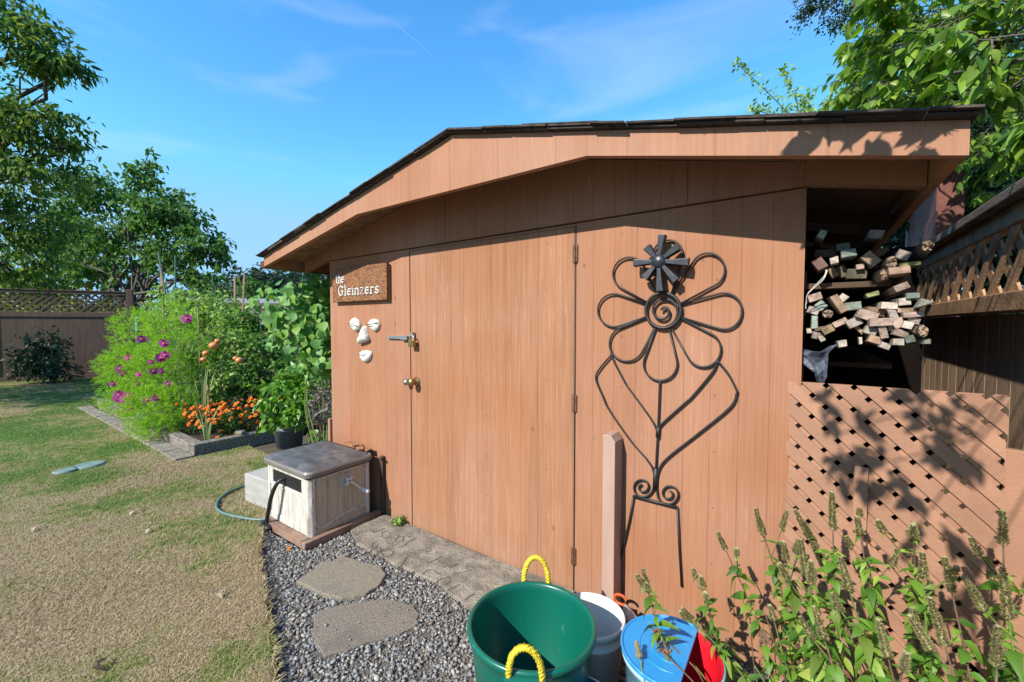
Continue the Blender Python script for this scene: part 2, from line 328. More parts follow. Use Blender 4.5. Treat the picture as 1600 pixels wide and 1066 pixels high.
def leaves(Pn, D, Nn, L, Wd, curl=.25, fold=.15, simple=False, shape=(.42, .5, .34), fine=False):
    """arrays of leaves: base points, directions, normals, lengths, half widths -> verts, tris"""
    Pn = np.asarray(Pn, float); n = len(Pn); D = unit(np.asarray(D, float)); Nn = np.asarray(Nn, float)
    Nn = unit(Nn-D*np.sum(D*Nn, 1, keepdims=True)); S = np.cross(D, Nn); L = np.broadcast_to(L, n)[:, None]; Wd = np.broadcast_to(Wd, n)[:, None]
    if simple:
        a = Pn; t = Pn+D*L-Nn*L*curl*.6; c = Pn+D*L*.45
        l_ = c+S*Wd+Nn*Wd*fold*2; r_ = c-S*Wd+Nn*Wd*fold*2
        V = np.stack([a, l_, t, r_], 1).reshape(-1, 3); k = np.arange(n)[:, None]*4
        T = np.concatenate([k+np.array([[0, 2, 1]]), k+np.array([[0, 3, 2]])], 0)
        return V, T
    if fine: st = ((.07, .30), (.24, .86), (.45, 1.0), (.66, .74), (.85, .36))
    else: st = ((.3, shape[1]*2), (.68, shape[2]*2))
    def cpt(t): return Pn+D*L*t-Nn*L*curl*t*t
    rows = [cpt(0)]
    for t_, w_ in st: c_ = cpt(t_); rows += [c_+S*Wd*w_+Nn*Wd*fold*w_, c_, c_-S*Wd*w_+Nn*Wd*fold*w_]
    rows.append(cpt(1.)); m_ = len(rows); V = np.stack(rows, 1).reshape(-1, 3); tr_ = [[0, 2, 1], [0, 3, 2]]; ns_ = len(st)
    for i in range(ns_-1):
        a = 1+3*i; b = a+3; tr_ += [[a, a+1, b+1], [a, b+1, b], [a+1, a+2, b+2], [a+1, b+2, b+1]]
    a = 1+3*(ns_-1); tr_ += [[a, a+1, m_-1], [a+1, a+2, m_-1]]
    k = np.arange(n)[:, None, None]*m_
    return V, (k+np.array(tr_)[None]).reshape(-1, 3)
def merge(parts):
    Vs = []; Ts = []; k = 0
    for V, T in parts: Vs.append(V); Ts.append(T+k); k += len(V)
    return np.concatenate(Vs), np.concatenate(Ts)
def text_mesh(name, body, size, mtx, m, parent, offset=0, extrude=.002, shear=0):
    c = bpy.data.curves.new(name, 'FONT'); c.body = body; c.size = size; c.offset = offset; c.extrude = extrude; c.shear = shear; c.resolution_u = 3
    o = bpy.data.objects.new(name, c); scene.collection.objects.link(o); bpy.context.view_layer.update()
    me = bpy.data.meshes.new_from_object(o.evaluated_get(bpy.context.evaluated_depsgraph_get())); bpy.data.objects.remove(o)
    me.transform(mtx); me.materials.clear(); return link_mesh(name, me, m, parent)
# ---------------------------------------------------------------- ground
def vnoise(x, y, s=0):
    """smooth value noise on arrays"""
    xi = np.floor(x).astype(int); yi = np.floor(y).astype(int); xf = x-xi; yf = y-yi
    def h(a, b): 
        q = np.sin(a*127.1+b*311.7+s*74.7)*43758.5453; return q-np.floor(q)
    u = xf*xf*(3-2*xf); v = yf*yf*(3-2*yf)
    return (h(xi, yi)*(1-u)+h(xi+1, yi)*u)*(1-v)+(h(xi, yi+1)*(1-u)+h(xi+1, yi+1)*u)*v
m_grd, t_, b_ = newmat('dirt_ground')
def lawn_color(t, b, blades=False):
    n = t.nodes.new; l = t.links.new
    g = n('ShaderNodeNewGeometry')
    a = n('ShaderNodeTexNoise'); a.inputs['Scale'].default_value = 1.15; a.inputs['Detail'].default_value = 7; a.inputs['Roughness'].default_value = .62; l(g.outputs['Position'], a.inputs['Vector'])
    sp = n('ShaderNodeSeparateXYZ'); l(g.outputs['Position'], sp.inputs[0])
    # greener away from the gravel, drier close to it
    mrn = n('ShaderNodeMapRange'); mrn.inputs[1].default_value = -3.2; mrn.inputs[2].default_value = -8; mrn.inputs[3].default_value = -.03; mrn.inputs[4].default_value = .10; l(sp.outputs['X'], mrn.inputs[0])
    s = n('ShaderNodeMath'); s.operation = 'ADD'; l(a.outputs['Fac'], s.inputs[0]); l(mrn.outputs[0], s.inputs[1])
    for (cx_, cy_, rr_, am) in ((-5.3, -1.5, 1.0, .13), (-6.4, -.8, 1.1, .13), (-5.0, .0, .5, .16), (-4.4, -.1, .5, .10), (-3.2, -.75, .45, .10), (-1.9, -1.2, .35, .07), (-8.2, -1.6, 1.5, .08), (-3.6, -1.45, .9, -.07), (-2.7, -1.5, .7, -.06), (-4.9, -.75, .5, -.05)):
        dn = n('ShaderNodeVectorMath'); dn.operation = 'DISTANCE'; l(g.outputs['Position'], dn.inputs[0]); dn.inputs[1].default_value = (cx_, cy_, .05)
        mq = n('ShaderNodeMapRange'); mq.interpolation_type = 'SMOOTHSTEP'; mq.inputs[1].default_value = 0; mq.inputs[2].default_value = rr_; mq.inputs[3].default_value = am; mq.inputs[4].default_value = 0; l(dn.outputs['Value'], mq.inputs[0])
        s2 = n('ShaderNodeMath'); s2.operation = 'ADD'; l(s.outputs[0], s2.inputs[0]); l(mq.outputs[0], s2.inputs[1]); s = s2
    fn_ = n('ShaderNodeTexNoise'); fn_.inputs['Scale'].default_value = 15; fn_.inputs['Detail'].default_value = 5; fn_.inputs['Roughness'].default_value = .7; l(g.outputs['Position'], fn_.inputs['Vector'])
    fm_ = n('ShaderNodeMapRange'); fm_.inputs[1].default_value = .3; fm_.inputs[2].default_value = .7; fm_.inputs[3].default_value = -.12; fm_.inputs[4].default_value = .12; l(fn_.outputs['Fac'], fm_.inputs[0])
    s2 = n('ShaderNodeMath'); s2.operation = 'ADD'; l(s.outputs[0], s2.inputs[0]); l(fm_.outputs[0], s2.inputs[1]); s = s2
    rp = n('ShaderNodeValToRGB'); e = rp.color_ramp.elements
    e[0].position = .40; e[0].color = (.50, .37, .225, 1); e[1].position = .68; e[1].color = (.11, .24, .03, 1)
    q = e.new(.50); q.color = (.45, .37, .19, 1); q = e.new(.585); q.color = (.26, .30, .08, 1)
    l(s.outputs[0], rp.inputs[0]); res = rp.outputs[0]
    if blades:
        mxn = n('ShaderNodeMixRGB'); l(res, mxn.inputs[1]); r2 = n('ShaderNodeValToRGB')
        ee = r2.color_ramp.elements; ee[0].color = (.10, .16, .03, 1); ee[1].color = (.74, .60, .40, 1); q = ee.new(.5); q.color = (.30, .27, .12, 1)
        l(g.outputs['Random Per Island'], r2.inputs[0]); l(r2.outputs[0], mxn.inputs[2]); mxn.inputs[0].default_value = .42; res = mxn.outputs[0]
    else:
        hs_ = n('ShaderNodeHueSaturation'); hs_.inputs['Value'].default_value = .72; l(res, hs_.inputs['Color']); res = hs_.outputs[0]
        n2 = n('ShaderNodeTexNoise'); n2.inputs['Scale'].default_value = 90; n2.inputs['Detail'].default_value = 4; l(g.outputs['Position'], n2.inputs['Vector'])
        bn = n('ShaderNodeBump'); bn.inputs['Strength'].default_value = .8; bn.inputs['Distance'].default_value = .02; l(n2.outputs['Fac'], bn.inputs['Height']); l(bn.outputs[0], b.inputs['Normal'])
    l(scale_col(t, res), b.inputs['Base Color']); b.inputs['Roughness'].default_value = .85; b.inputs['Specular IOR Level'].default_value = .2
m_lawn, tl, bl = newmat('lawn_turf'); lawn_color(tl, bl)
m_blade, tb, bb = newmat('grass_blades'); lawn_color(tb, bb, True)
m_earth = mat('gravel_earth', (.17, .15, .125), 1, .4, 40, bump=.8, bscale=150)
g = MB(); g.box(-120, 60, -60, 120, -.5, 0); tag(g.build('ground', mat('garden_earth', (.11, .085, .05), 1, .4, 6, bump=.8, bscale=60)), kind='structure')
LZ = .045
# lawn outline: everything left of the gravel edge
edge = [G(400, 1200), G(432, 1066), G(424, 1010), G(414, 940), G(405, 872), G(408, 845), G(418, 822)]
edge = [(p[0], p[1]) for p in edge]
lawn_poly = [(-60, -30), (edge[0][0]+.4, -30), (edge[0][0]+.2, -2.4)]+edge+[(-3.0, -.54), (-3.12, -.3), (-3.5, .1), (-5.0, .15), (-5.0, -.36), (-9.42, -.36), (-9.45, 1.5), (-14.2, 1.5), (-14.6, .6), (-60, 1.0)]
g = MB(); g.prism([(x, y, .002) for x, y in lawn_poly], (0, 0, LZ-.002)); tag(g.build('lawn', m_lawn), kind='structure')
def inside(px, py, poly):
    c = np.zeros(len(px), bool); n = len(poly)
    for i in range(n):
        x0, y0 = poly[i]; x1, y1 = poly[(i+1) % n]
        if y0 == y1: continue
        k = ((y0 > py) != (y1 > py)) & (px < (x1-x0)*(py-y0)/(y1-y0)+x0); c ^= k
    return c
# grass blades, density falling with distance
pts = []
for (d0, d1_, dens, hgt) in ((.3, 2.2, 24000, .85), (2.2, 4, 12000, 1.0), (4, 7, 3600, 1.5), (7, 15.5, 700, 2.4)):
    xx = rng.uniform(-16, .5, 0)
    area = 16.5*8; n_ = int(area*dens*.9)
    n_ = min(n_, 2600000)
    x_ = rng.uniform(-15.5, .2, n_); y_ = rng.uniform(-6, 1.2, n_)
    dx = x_-CAM[0]; dy = y_-CAM[1]; z_ = dx*FW[0]+dy*FW[1]; u_ = (dx*RT[0]+dy*RT[1])/np.maximum(z_, .01)
    k = (z_ > d0) & (z_ < d1_) & (u_ > -1.36) & (u_ < 0.1); x_, y_ = x_[k], y_[k]
    k = inside(x_, y_, lawn_poly); x_, y_ = x_[k], y_[k]
    pts.append((x_, y_, np.full(len(x_), hgt)))
# ragged fringe hanging over the cut edge
ed = np.array(edge[:-1]); sg = rng.integers(0, len(ed)-1, 900); tt = rng.uniform(0, 1, 900); fx = ed[sg]*(1-tt)[:, None]+ed[sg+1]*tt[:, None]
pts.append((fx[:, 0]-abs(rng.normal(0, .012, 900)), fx[:, 1]+rng.normal(0, .006, 900), np.full(900, 2.0)))
x_ = np.concatenate([p[0] for p in pts]); y_ = np.concatenate([p[1] for p in pts]); h_ = np.concatenate([p[2] for p in pts]); n_ = len(x_)
a_ = rng.uniform(0, 6.283, n_); a_[-900:] = rng.normal(.2, 1.6, 900); gr_ = vnoise(x_*1.3, y_*1.3, 3)
hh = rng.uniform(.005, .019, n_)*(.6+.9*gr_)*np.sqrt(h_); ww = rng.uniform(.0007, .0016, n_)*h_**.75
lean = rng.uniform(.3, 2.6, n_)
base = np.stack([x_, y_, np.full(n_, LZ-.002)], 1); dr = np.stack([np.cos(a_), np.sin(a_), np.zeros(n_)], 1); sd = np.stack([-np.sin(a_), np.cos(a_), np.zeros(n_)], 1)
mid = base+dr*(hh*lean*.35)[:, None]+np.array([0, 0, 1])*(hh*.6)[:, None]; tip = base+dr*(hh*lean)[:, None]+np.array([0, 0, 1])*hh[:, None]
V = np.stack([base-sd*ww[:, None], base+sd*ww[:, None], mid+sd*ww[:, None]*.8, mid-sd*ww[:, None]*.8, tip], 1).reshape(-1, 3)
k = np.arange(n_)[:, None, None]*5; T = (k+np.array([[0, 1, 2], [0, 2, 3], [3, 2, 4]])[None]).reshape(-1, 3)
tag(np_mesh('grass', V, T, m_blade), 'short mown lawn grass, dry straw patches among green', 'grass', kind='stuff')
# cut turf edge with dry roots hanging to the gravel
g = MB()
# gravel pebbles
grav_poly = [(-2.9, -.60)]+[(x+.015, y+.01) for x, y in edge[::-1]]+[(-1.2, -1.9), (.9, -1.9), (.9, -.02), (-1.1, -.02), (-1.1, -.02), (-2.42, -.02), (-2.42, -.6)]
g.prism([(x, y, .003) for x, y in grav_poly], (0, 0, .008)); tag(g.build('gravel_bed', m_earth), kind='structure')
ico = bmesh.new(); bmesh.ops.create_icosphere(ico, subdivisions=1, radius=1); IV = np.array([v.co[:] for v in ico.verts]); IT = np.array([[v.index for v in f.verts] for f in ico.faces]); ico.free()
n_ = 62000; x_ = rng.uniform(-2.9, .9, n_); y_ = rng.uniform(-1.9, -.02, n_)
k = inside(x_, y_, grav_poly); x_, y_ = x_[k], y_[k]
slab_poly = [(-2.42, -.02), (-2.42, -.30), (-2.25, -.37), (-1.9, -.385), (-1.55, -.36), (-1.3, -.42), (-1.12, -.36), (-.98, -.25), (-.93, -.02)]
s1 = [G(462, 917)[:2], G(500, 935)[:2], G(535, 945)[:2], G(572, 938)[:2], G(594, 922)[:2], G(603, 905)[:2], G(595, 894)[:2], G(570, 888)[:2], G(545, 880)[:2], G(533, 874)[:2], G(522, 886)[:2], G(504, 886)[:2], G(490, 899)[:2]]
s2 = [G(490, 975)[:2], G(486, 1000)[:2], G(508, 1034)[:2], G(560, 1016)[:2], G(620, 1000)[:2], G(650, 985)[:2], G(656, 965)[:2], G(640, 950)[:2], G(600, 943)[:2], G(560, 948)[:2], G(520, 955)[:2], G(498, 962)[:2]]
kk = ~(inside(x_, y_, slab_poly) & (rng.uniform(0, 1, len(x_)) > .012)) & ~(inside(x_, y_, s1) & (rng.uniform(0, 1, len(x_)) > .008)) & ~(inside(x_, y_, s2) & (rng.uniform(0, 1, len(x_)) > .03))
x_, y_ = x_[kk], y_[kk]; n_ = len(x_)
onS = inside(x_, y_, slab_poly) | inside(x_, y_, s1) | inside(x_, y_, s2)
sz = rng.gamma(2.6, .0014, n_)+.0018; sz = np.minimum(sz, .015)
sc3 = np.stack([sz*rng.uniform(.8, 1.3, n_), sz*rng.uniform(.8, 1.3, n_), sz*rng.uniform(.45, .8, n_)], 1)
jit = rng.uniform(.78, 1.22, (n_, len(IV), 1)); an = rng.uniform(0, 6.283, n_); ca, sa = np.cos(an)[:, None], np.sin(an)[:, None]
Vp = IV[None]*jit*sc3[:, None]; Vr = np.stack([Vp[..., 0]*ca-Vp[..., 1]*sa, Vp[..., 0]*sa+Vp[..., 1]*ca, Vp[..., 2]], -1)
tilt = rng.normal(0, .35, (n_, 1)); Vr[..., 2] += Vr[..., 0]*tilt
sz2 = np.where(onS, .6, 1.0); Vr *= sz2[:, None, None]; zb = np.where(onS, .029, .011)+np.where(onS, 0, rng.uniform(0, .009, n_))
V = (Vr+np.stack([x_, y_, zb], 1)[:, None]).reshape(-1, 3); T = (np.arange(n_)[:, None, None]*len(IV)+IT[None]).reshape(-1, 3)
m_peb = leafmat('pebble_mix', [(.17, .18, .19), (.26, .27, .28), (.34, .34, .34), (.13, .135, .14), (.20, .20, .21), (.40, .37, .32), (.23, .24, .26), (.52, .49, .43), (.19, .155, .125), (.29, .30, .31)], .8, 0)
tag(np_mesh('gravel', V, T, m_peb), 'blue grey pebble gravel around the concrete slabs', 'gravel', kind='stuff')
def wobble_poly(poly, amp, seed, n=5):
    r = random.Random(seed); o = []
    for i in range(len(poly)):
        a, b = poly[i], poly[(i+1) % len(poly)]
        for k_ in range(n): t = k_/n; o.append((a[0]+(b[0]-a[0])*t+r.uniform(-amp, amp), a[1]+(b[1]-a[1])*t+r.uniform(-amp, amp)))
    return o
sl_ = thing('concrete_slab', (-1.7, -.2, 0), 'long poured concrete slab with scratched writing along foot of door', 'slab')
g = MB(); g.prism([(x, y, .004) for x, y in wobble_poly(slab_poly, .006, 3)], (0, 0, .026)); g.build('slab', m_conc, sl_, bevel=.004)
# scratched marks in the slab (thin dark strokes), drawn where they stand
g = MB()
def scr(pts_, r=.0032):
    g.tube([G(500+x*.1875, 790+y*.1875, .0300) for x, y in pts_], r, 5)
for s_ in ([(420, 195), (445, 230), (540, 190)], [(565, 215), (520, 225), (515, 255), (550, 275), (590, 260), (580, 235)], [(625, 295), (660, 250), (620, 230)], [(640, 265), (700, 260), (690, 300), (640, 305)],
           [(650, 350), (690, 345), (740, 305), (800, 270)], [(730, 265), (770, 255)], [(250, 330), (340, 285)], [(430, 350), (445, 310), (480, 330), (470, 360), (430, 350)], [(390, 400), (470, 350)], [(450, 345), (500, 345), (510, 375), (470, 395)],
           [(440, 430), (520, 380)], [(510, 385), (560, 360), (620, 385), (590, 420), (530, 430), (510, 385)], [(480, 420), (520, 445)], [(725, 430), (690, 490), (655, 525)], [(715, 580), (790, 550)], [(660, 590), (700, 600)], [(830, 370), (880, 380), (900, 405)], [(930, 370), (885, 390)],
           [(900, 480), (960, 455), (1020, 425)], [(965, 445), (1000, 470), (1050, 480)], [(1015, 515), (1080, 505), (1150, 488)], [(1085, 520), (1130, 500), (1150, 488)], [(850, 575), (900, 540), (940, 535), (1000, 570)], [(1215, 525), (1255, 543), (1180, 560), (1110, 570)], [(970, 640), (1010, 610), (1070, 600), (1090, 630), (1050, 655)], [(760, 630), (810, 610)], [(1060, 710), (1120, 680), (1160, 660)], [(1210, 790), (1260, 750), (1285, 735)]): scr(s_)
g.build('scratched_writing', m_groove, sl_)
for nm, s_, mm_, lb, h__ in (('stepping_stone', s1, m_conc2, 'tan pebbly stepping stone nearer the hose box', .030), ('stepping_stone', s2, m_conc3, 'dusty grey stepping stone sunk in the gravel nearer the green tub', .019)):
    g = MB(); q = wobble_poly(s_, .004, 5, 4); g.prism([(x, y, .004) for x, y in q], (0, 0, h__)); tag(g.build(nm, mm_, bevel=.005), lb, 'stepping stone', 'stepping stones in the gravel')
# ---------------------------------------------------------------- the shed
shed = thing('garden_shed', (-1.55, 0, 0), 'low brown painted plywood garden shed with wide gabled eaves', 'shed')
YF = -.3; DEP = 2.45
def roof_z(x):  # top line of fascia
    return 2.34-.2365*abs(x+1.49) if x > -1.49 else 2.34-.209*abs(x+1.49)
EL, ER = -3.525, .335; ZE_L, ZE_R = roof_z(EL), roof_z(ER); ZB_R = 1.818
g = MB(); wl_ = [(-3.1, 0, 0), (-2.157, 0, 0), (-2.157, 0, 1.88), (-3.1, 0, 1.88)]
g.box(-3.1, -2.164, 0, .03, -.02, 1.878); g.box(-.936, -.01, 0, .03, -.02, 1.878); g.box(-2.1635, -.9365, .004, .03, 1.868, 1.878)
g.box(-3.1, -3.07, .032, DEP, -.02, 1.8); g.box(-.04, -.01, .032, DEP, -.02, 1.88); g.box(-3.1, -.01, DEP, DEP+.03, -.02, 1.8)
wall_o = g.build('wall', m_wall, shed)
g = MB(); top = lambda x: roof_z(x)-.0235
g.prism([(-3.14, -.012, 1.884), (-.005, -.012, 1.884), (.30, -.012, 1.82), (.30, -.012, top(.30)), (-1.49, -.012, top(-1.49)), (-3.45, -.012, top(-3.45)), (-3.45, -.012, 1.82)], (0, .035, 0))
gb = g.build('gable_board', m_wall, shed)
for x in (-2.62, -1.82, -.42): g = MB(); g.box(x, x+.003, -.0128, -.0125, 1.886, top(x)-.01); g.build('panel_joint', m_dark, gb)
g = MB(); g.box(-2.154, -.944, -.0015, .02, .012, 1.864); door = g.build('door', siding('painted_door', (.415, .198, .110), var=1.5), shed, bevel=.002)
g = MB(); g.box(-2.1635, -2.1545, .005, .012, 0, 1.87); g.box(-.9435, -.9365, .002, .012, 0, 1.87); g.box(-2.154, -.944, .002, .012, 1.8645, 1.8675); g.build('door_gap', m_black, door)
m_rust = mat('rusty_painted_steel', (.17, .075, .04), .6, .4, 40, bump=.3)
for z in (1.73, .985, .20):
    g = MB(); g.tube([(-.941, -.010, z-.045), (-.941, -.010, z+.045)], .0055, 8); g.box(-.955, -.928, -.0085, -.004, z-.042, z+.042)
    for zz in (-.02, 0.02): g.tube([(-.941, -.010, z+zz-.001), (-.941, -.010, z+zz+.001)], .0068, 8)
    g.build('hinge', m_rust, door)
# latch bar, padlock, knob
g = MB(); a = W(608, 527); b = W(640, 529); g.box(a[0], b[0], -.016, -.002, a[2]-.010, a[2]+.010); g.box(b[0]-.06, b[0], -.026, -.016, a[2]-.015, a[2]+.014)
for q in (.02, .06): g.tube([(a[0]+q, -.016, a[2]), (a[0]+q, -.020, a[2])], .004, 8)
bolt = g.build('slide_bolt', m_steel, wall_o, bevel=.001)
g = MB(); p = W(650, 530); g.tube([(p[0]+.02*math.cos(t), -.035, p[2]+.0+.024*math.sin(t)) for t in np.linspace(0, math.pi, 10)], .004, 8); g.box(p[0]-.027, p[0]-.002, -.032, -.006, p[2]+.01, p[2]+.045); pl = g.build('padlock_shackle', m_steel, door)
g = MB(); g.box(p[0]-.026, p[0]+.026, -.047, -.025, p[2]-.05, p[2]-.002); g.build('padlock', m_brass, door, bevel=.004)
g = MB(); p = W(652, 596); g.lathe((p[0], -.006, p[2]), [(0.03, 0), (.03, .004), (.014, .008), (.013, .03), (.024, .038), (.028, .050), (.024, .062), (.0, .066)], 20, (0, -1, 0)); g.build('door_knob', m_brass, door, True)
g = MB(); p = W(641, 596); g.lathe((p[0], -.002, p[2]), [(0.022, 0), (.022, .004), (.012, .008), (.011, .025), (.02, .030), (.024, .040), (.0, .050)], 16, (0, -1, 0)); g.build('lock_rose', m_steel, door, True)
# fascia (barge board) with horizontal centre
fb = .205
def fz(x): return roof_z(x)
zc = 2.065
top_pts = [(EL, YF, ZE_L), (-1.49, YF, 2.34), (ER, YF, ZE_R)]
bot = [(ER, YF, ZB_R), (-.745, YF, zc), (-2.295, YF, zc), (EL, YF, ZE_L-.075)]
g = MB(); g.prism([EL and (EL, YF, ZE_L), (-2.295, YF, roof_z(-2.295)), (-2.295, YF, zc), (EL, YF, ZE_L-.075)], (0, .032, 0))
g.prism([(-2.2945, YF, roof_z(-2.295)), (-1.49, YF, 2.34), (-.7455, YF, roof_z(-.745)), (-.7455, YF, zc), (-2.2945, YF, zc)], (0, .032, 0))
g.prism([(-.745, YF, roof_z(-.745)), (ER, YF, ZE_R), (ER, YF, ZB_R), (-.745, YF, zc)], (0, .032, 0))
fas = g.build('fascia', m_fascia, shed)
# side fascias, soffit, wall-head rafters
g = MB(); g.box(ER-.03, ER-.002, YF+.034, DEP+.3, ZB_R, ZE_R-.008); g.build('eave_board', m_trim, shed); g = MB(); g.box(EL+.002, EL+.03, YF+.034, DEP+.3, ZE_L-.075, ZE_L-.008); g.build('eave_board', m_trim, shed)
def slope_slab(x0, z0, x1, z1, th, y0, y1, g): g.prism([(x0, y0, z0), (x1, y0, z1), (x1, y0, z1-th), (x0, y0, z0-th)], (0, y1-y0, 0))
m_sof = mat('flaking_soffit', (.36, .20, .12), .85, .3, 14, bump=.5, dirt=((.10, .06, .04), 30, .5, .8))
g = MB(); slope_slab(EL+.031, roof_z(EL+.031)-.004, -1.49, 2.341, .018, YF+.033, DEP+.3, g); slope_slab(-1.49, 2.341, ER-.031, roof_z(ER-.031)-.004, .018, YF+.033, DEP+.3, g); g.build('soffit', m_sof, shed)
for yy in (.62, 1.22, 1.82):
    g = MB(); g.prism([(-.01, yy, 1.885), (ER-.032, yy, ZB_R+.005), (ER-.032, yy, ZE_R-.04), (-.01, yy, roof_z(0)-.04)], (0, .04, 0)); g.build('rafter', m_dark, shed)
# beam over the wood bay, hung under the gable board
g = MB(); g.prism([(-.012, -.03, 1.889), (.302, -.03, 1.818), (.302, -.03, 1.905), (-.012, -.03, 1.975)], (0, .017, 0)); g.build('bay_beam', m_trim, shed)
g = MB(); g.box(EL-.085, EL-.002, YF+.005, DEP+.3, ZE_L-.085, ZE_L-.025); gu = g.build('gutter', mat('brown_gutter', (.16, .055, .03), .4, .2, 6), shed, bevel=.01)
# roofing: sheathing edge + ragged shingle courses
g = MB(); r_ = random.Random(5)
def course(x0, x1, y0, lift, th):
    z0 = roof_z(x0)+lift+r_.uniform(0, .003); z1 = roof_z(x1)+lift+r_.uniform(-.002, .003)
    g.prism([(x0, y0, z0), (x1, y0, z1), (x1, y0, z1+th), (x0, y0, z0+th)], (0, DEP+.6+YF*-1, 0))
x = EL-.03
while x < ER+.008:
    x1 = min(x+r_.uniform(.14, .3), ER+.012)
    if x < -1.49 < x1: x1 = -1.49
    course(x, x1-.003, YF-.022-r_.uniform(0, .012), .002, .006); x = x1
x = EL-.04
while x < ER+.012:
    x1 = min(x+r_.uniform(.1, .24), ER+.018)
    if x < -1.49 < x1: x1 = -1.49
    course(x, x1-.004, YF-.03-r_.uniform(0, .02), .0105, .005+r_.uniform(0, .003)); x = x1
x = EL-.03
while x < ER+.006:
    x1 = min(x+r_.uniform(.2, .5), ER+.012)
    if x < -1.49 < x1: x1 = -1.49
    if r_.random() < .75: course(x, x1-.004, YF-.026-r_.uniform(0, .012), .0195, .005)
    x = x1
g.build('shingle_roof', m_shing, shed)
# corner board left, foot strip, back post of the bay
g = MB(); g.box(-3.135, -3.103, -.02, .05, 0, .62); g.build('corner_board', m_latt, shed, bevel=.003)
m_redp2 = mat('red_brown_post', (.16, .045, .03), .7, .3, 20, bump=.3)
g = MB(); p = W(1412, 300, .5); g.box(p[0], p[0]+.15, .5, .60, 0, roof_z(.3)-.0); 
# shelves for the stored wood
g = MB(); p = W(1262, 441, .0); g.box(-.008, .24, .08, 2.2, p[2]-.02, p[2]); g.build('shelf', m_dark, shed); g = MB(); zl = W(1300, 562, 0)[2]; g.box(-.008, .28, .32, 2.2, zl-.05, zl-.03)
g.build('shelf', m_dark, shed)
ZS1 = p[2]
g = MB(); g.box(-.008, .635, 1.95, 1.97, 0, 1.9); g.build('back_shade_panel', mat('shade_black_board', (.008, .006, .005), 1, spec=.1), shed)  # added panel; the bay's deep shade is put into its near-black colour
post = thing('support_post', (.80, 2.1, 0), 'dark red wooden post rising behind the fence beside the eave', 'post')
pa_ = X(1462, 340, .72); pb_ = X(1416, 340, .72); g = MB(); g.box(.72, .86, pa_[1], pb_[1]-.1, 0, 2.5); g.build('post', m_redp2, post, bevel=.003); post.location.y = pa_[1]
for q in post.children: q.matrix_parent_inverse = Matrix.Translation(-post.location)
g = MB(); g.box(.72, .78, pb_[1]-.08, pb_[1], 1.5, 2.3); g.build('painted_batten', mat('pale_blue_wood', (.35, .42, .5), .7, .2, 9), post, bevel=.002)
# ---------------------------------------------------------------- sign & ornaments
sgn = thing('name_sign', W(567, 472), 'carved brown wooden name sign reading the Gleinzers on shed wall', 'sign')
c = [W(526, 421), W(611, 412), W(611, 470), W(526, 472)]
x0, x1 = c[0][0], c[1][0]; z1 = (c[0][2]+c[1][2])/2; z0 = (c[2][2]+c[3][2])/2
def scallop(x0, x1, z0, z1, amp, pitch):
    o = []; n = int((x1-x0)/pitch)*2
    o += [(x0+(x1-x0)*i/n, z0+(amp if i % 2 else 0)) for i in range(n)]
    n2 = int((z1-z0)/pitch)*2; o += [(x1-(amp if i % 2 else 0), z0+(z1-z0)*i/n2) for i in range(n2)]
    o += [(x1-(x1-x0)*i/n, z1-(amp if i % 2 else 0)) for i in range(n)]
    o += [(x0+(amp if i % 2 else 0), z1-(z1-z0)*i/n2) for i in range(n2)]
    return o
g = MB(); g.prism([(x, -.038, z) for x, z in scallop(x0, x1, z0, z1, .005, .0165)], (0, .020, 0)); g.build('board', m_sign, sgn)
g = MB(); g.prism([(x, -.0178, z) for x, z in scallop(x0+.006, x1-.006, z0+.006, z1-.006, .004, .0165)], (0, .0165, 0)); g.build('backing', m_signe, sgn)
# hand built letters, slab-serif: strokes as flat ribbons
GL = {'t': [[(.15, .95), (.15, .12), (.3, 0), (.42, .08)], [(0, .68), (.36, .68)]], 'h': [[(.08, 1), (.08, 0)], [(.08, .5), (.25, .68), (.42, .5), (.42, 0)], [(0, 0), (.17, 0)], [(.33, 0), (.52, 0)], [(0, 1), (.1, 1)]],
      'e': [[(.06, .36), (.42, .38), (.38, .6), (.22, .68), (.05, .5), (.05, .18), (.2, 0), (.42, .12)]], 'G': [[(.55, .78), (.45, .95), (.25, 1), (.06, .75), (.06, .25), (.25, 0), (.5, .08), (.52, .42)], [(.36, .45), (.62, .45)]],
      'l': [[(.1, 1), (.1, 0)], [(0, 0), (.2, 0)], [(0, 1), (.1, 1)]], 'i': [[(.1, .68), (.1, 0)], [(0, 0), (.2, 0)], [(0, .68), (.1, .68)], [(.1, .9), (.1, .96)]],
      'n': [[(.08, .68), (.08, 0)], [(.08, .5), (.25, .68), (.42, .5), (.42, 0)], [(0, 0), (.17, 0)], [(.33, 0), (.52, 0)]], 'z': [[(.02, .66), (.42, .66), (.04, .02), (.44, .02)]],
      'r': [[(.1, .68), (.1, 0)], [(.1, .46), (.22, .66), (.38, .6)], [(0, 0), (.22, 0)]], 's': [[(.36, .56), (.22, .68), (.05, .54), (.14, .38), (.34, .28), (.36, .1), (.2, 0), (.03, .12)]]}
WDT = {'t': .46, 'h': .58, 'e': .52, 'G': .72, 'l': .27, 'i': .27, 'n': .58, 'z': .5, 'r': .46, 's': .46}
def write(txt, x, z, s, th, mb, slope=0):
    for ch in txt:
        for st in GL[ch]:
            mb.tube([(x+px*s, -.0405, z+pz*s+slope*(px*s)) for px, pz in st], th, 6)
        x += WDT[ch]*s+.002*1; z += slope*WDT[ch]*s
Hs = z1-z0; g = MB(); write('the', x0+(x1-x0)*.085, z0+Hs*.56, Hs*.26, .0052, g); g.build('lettering', m_white, sgn)
sG = Hs*.27; wtot = sum(WDT[c_]*sG+.002 for c_ in 'Gleinzers'); k_ = (x1-x0)*.76/wtot
g = MB(); xx = x0+(x1-x0)*.13
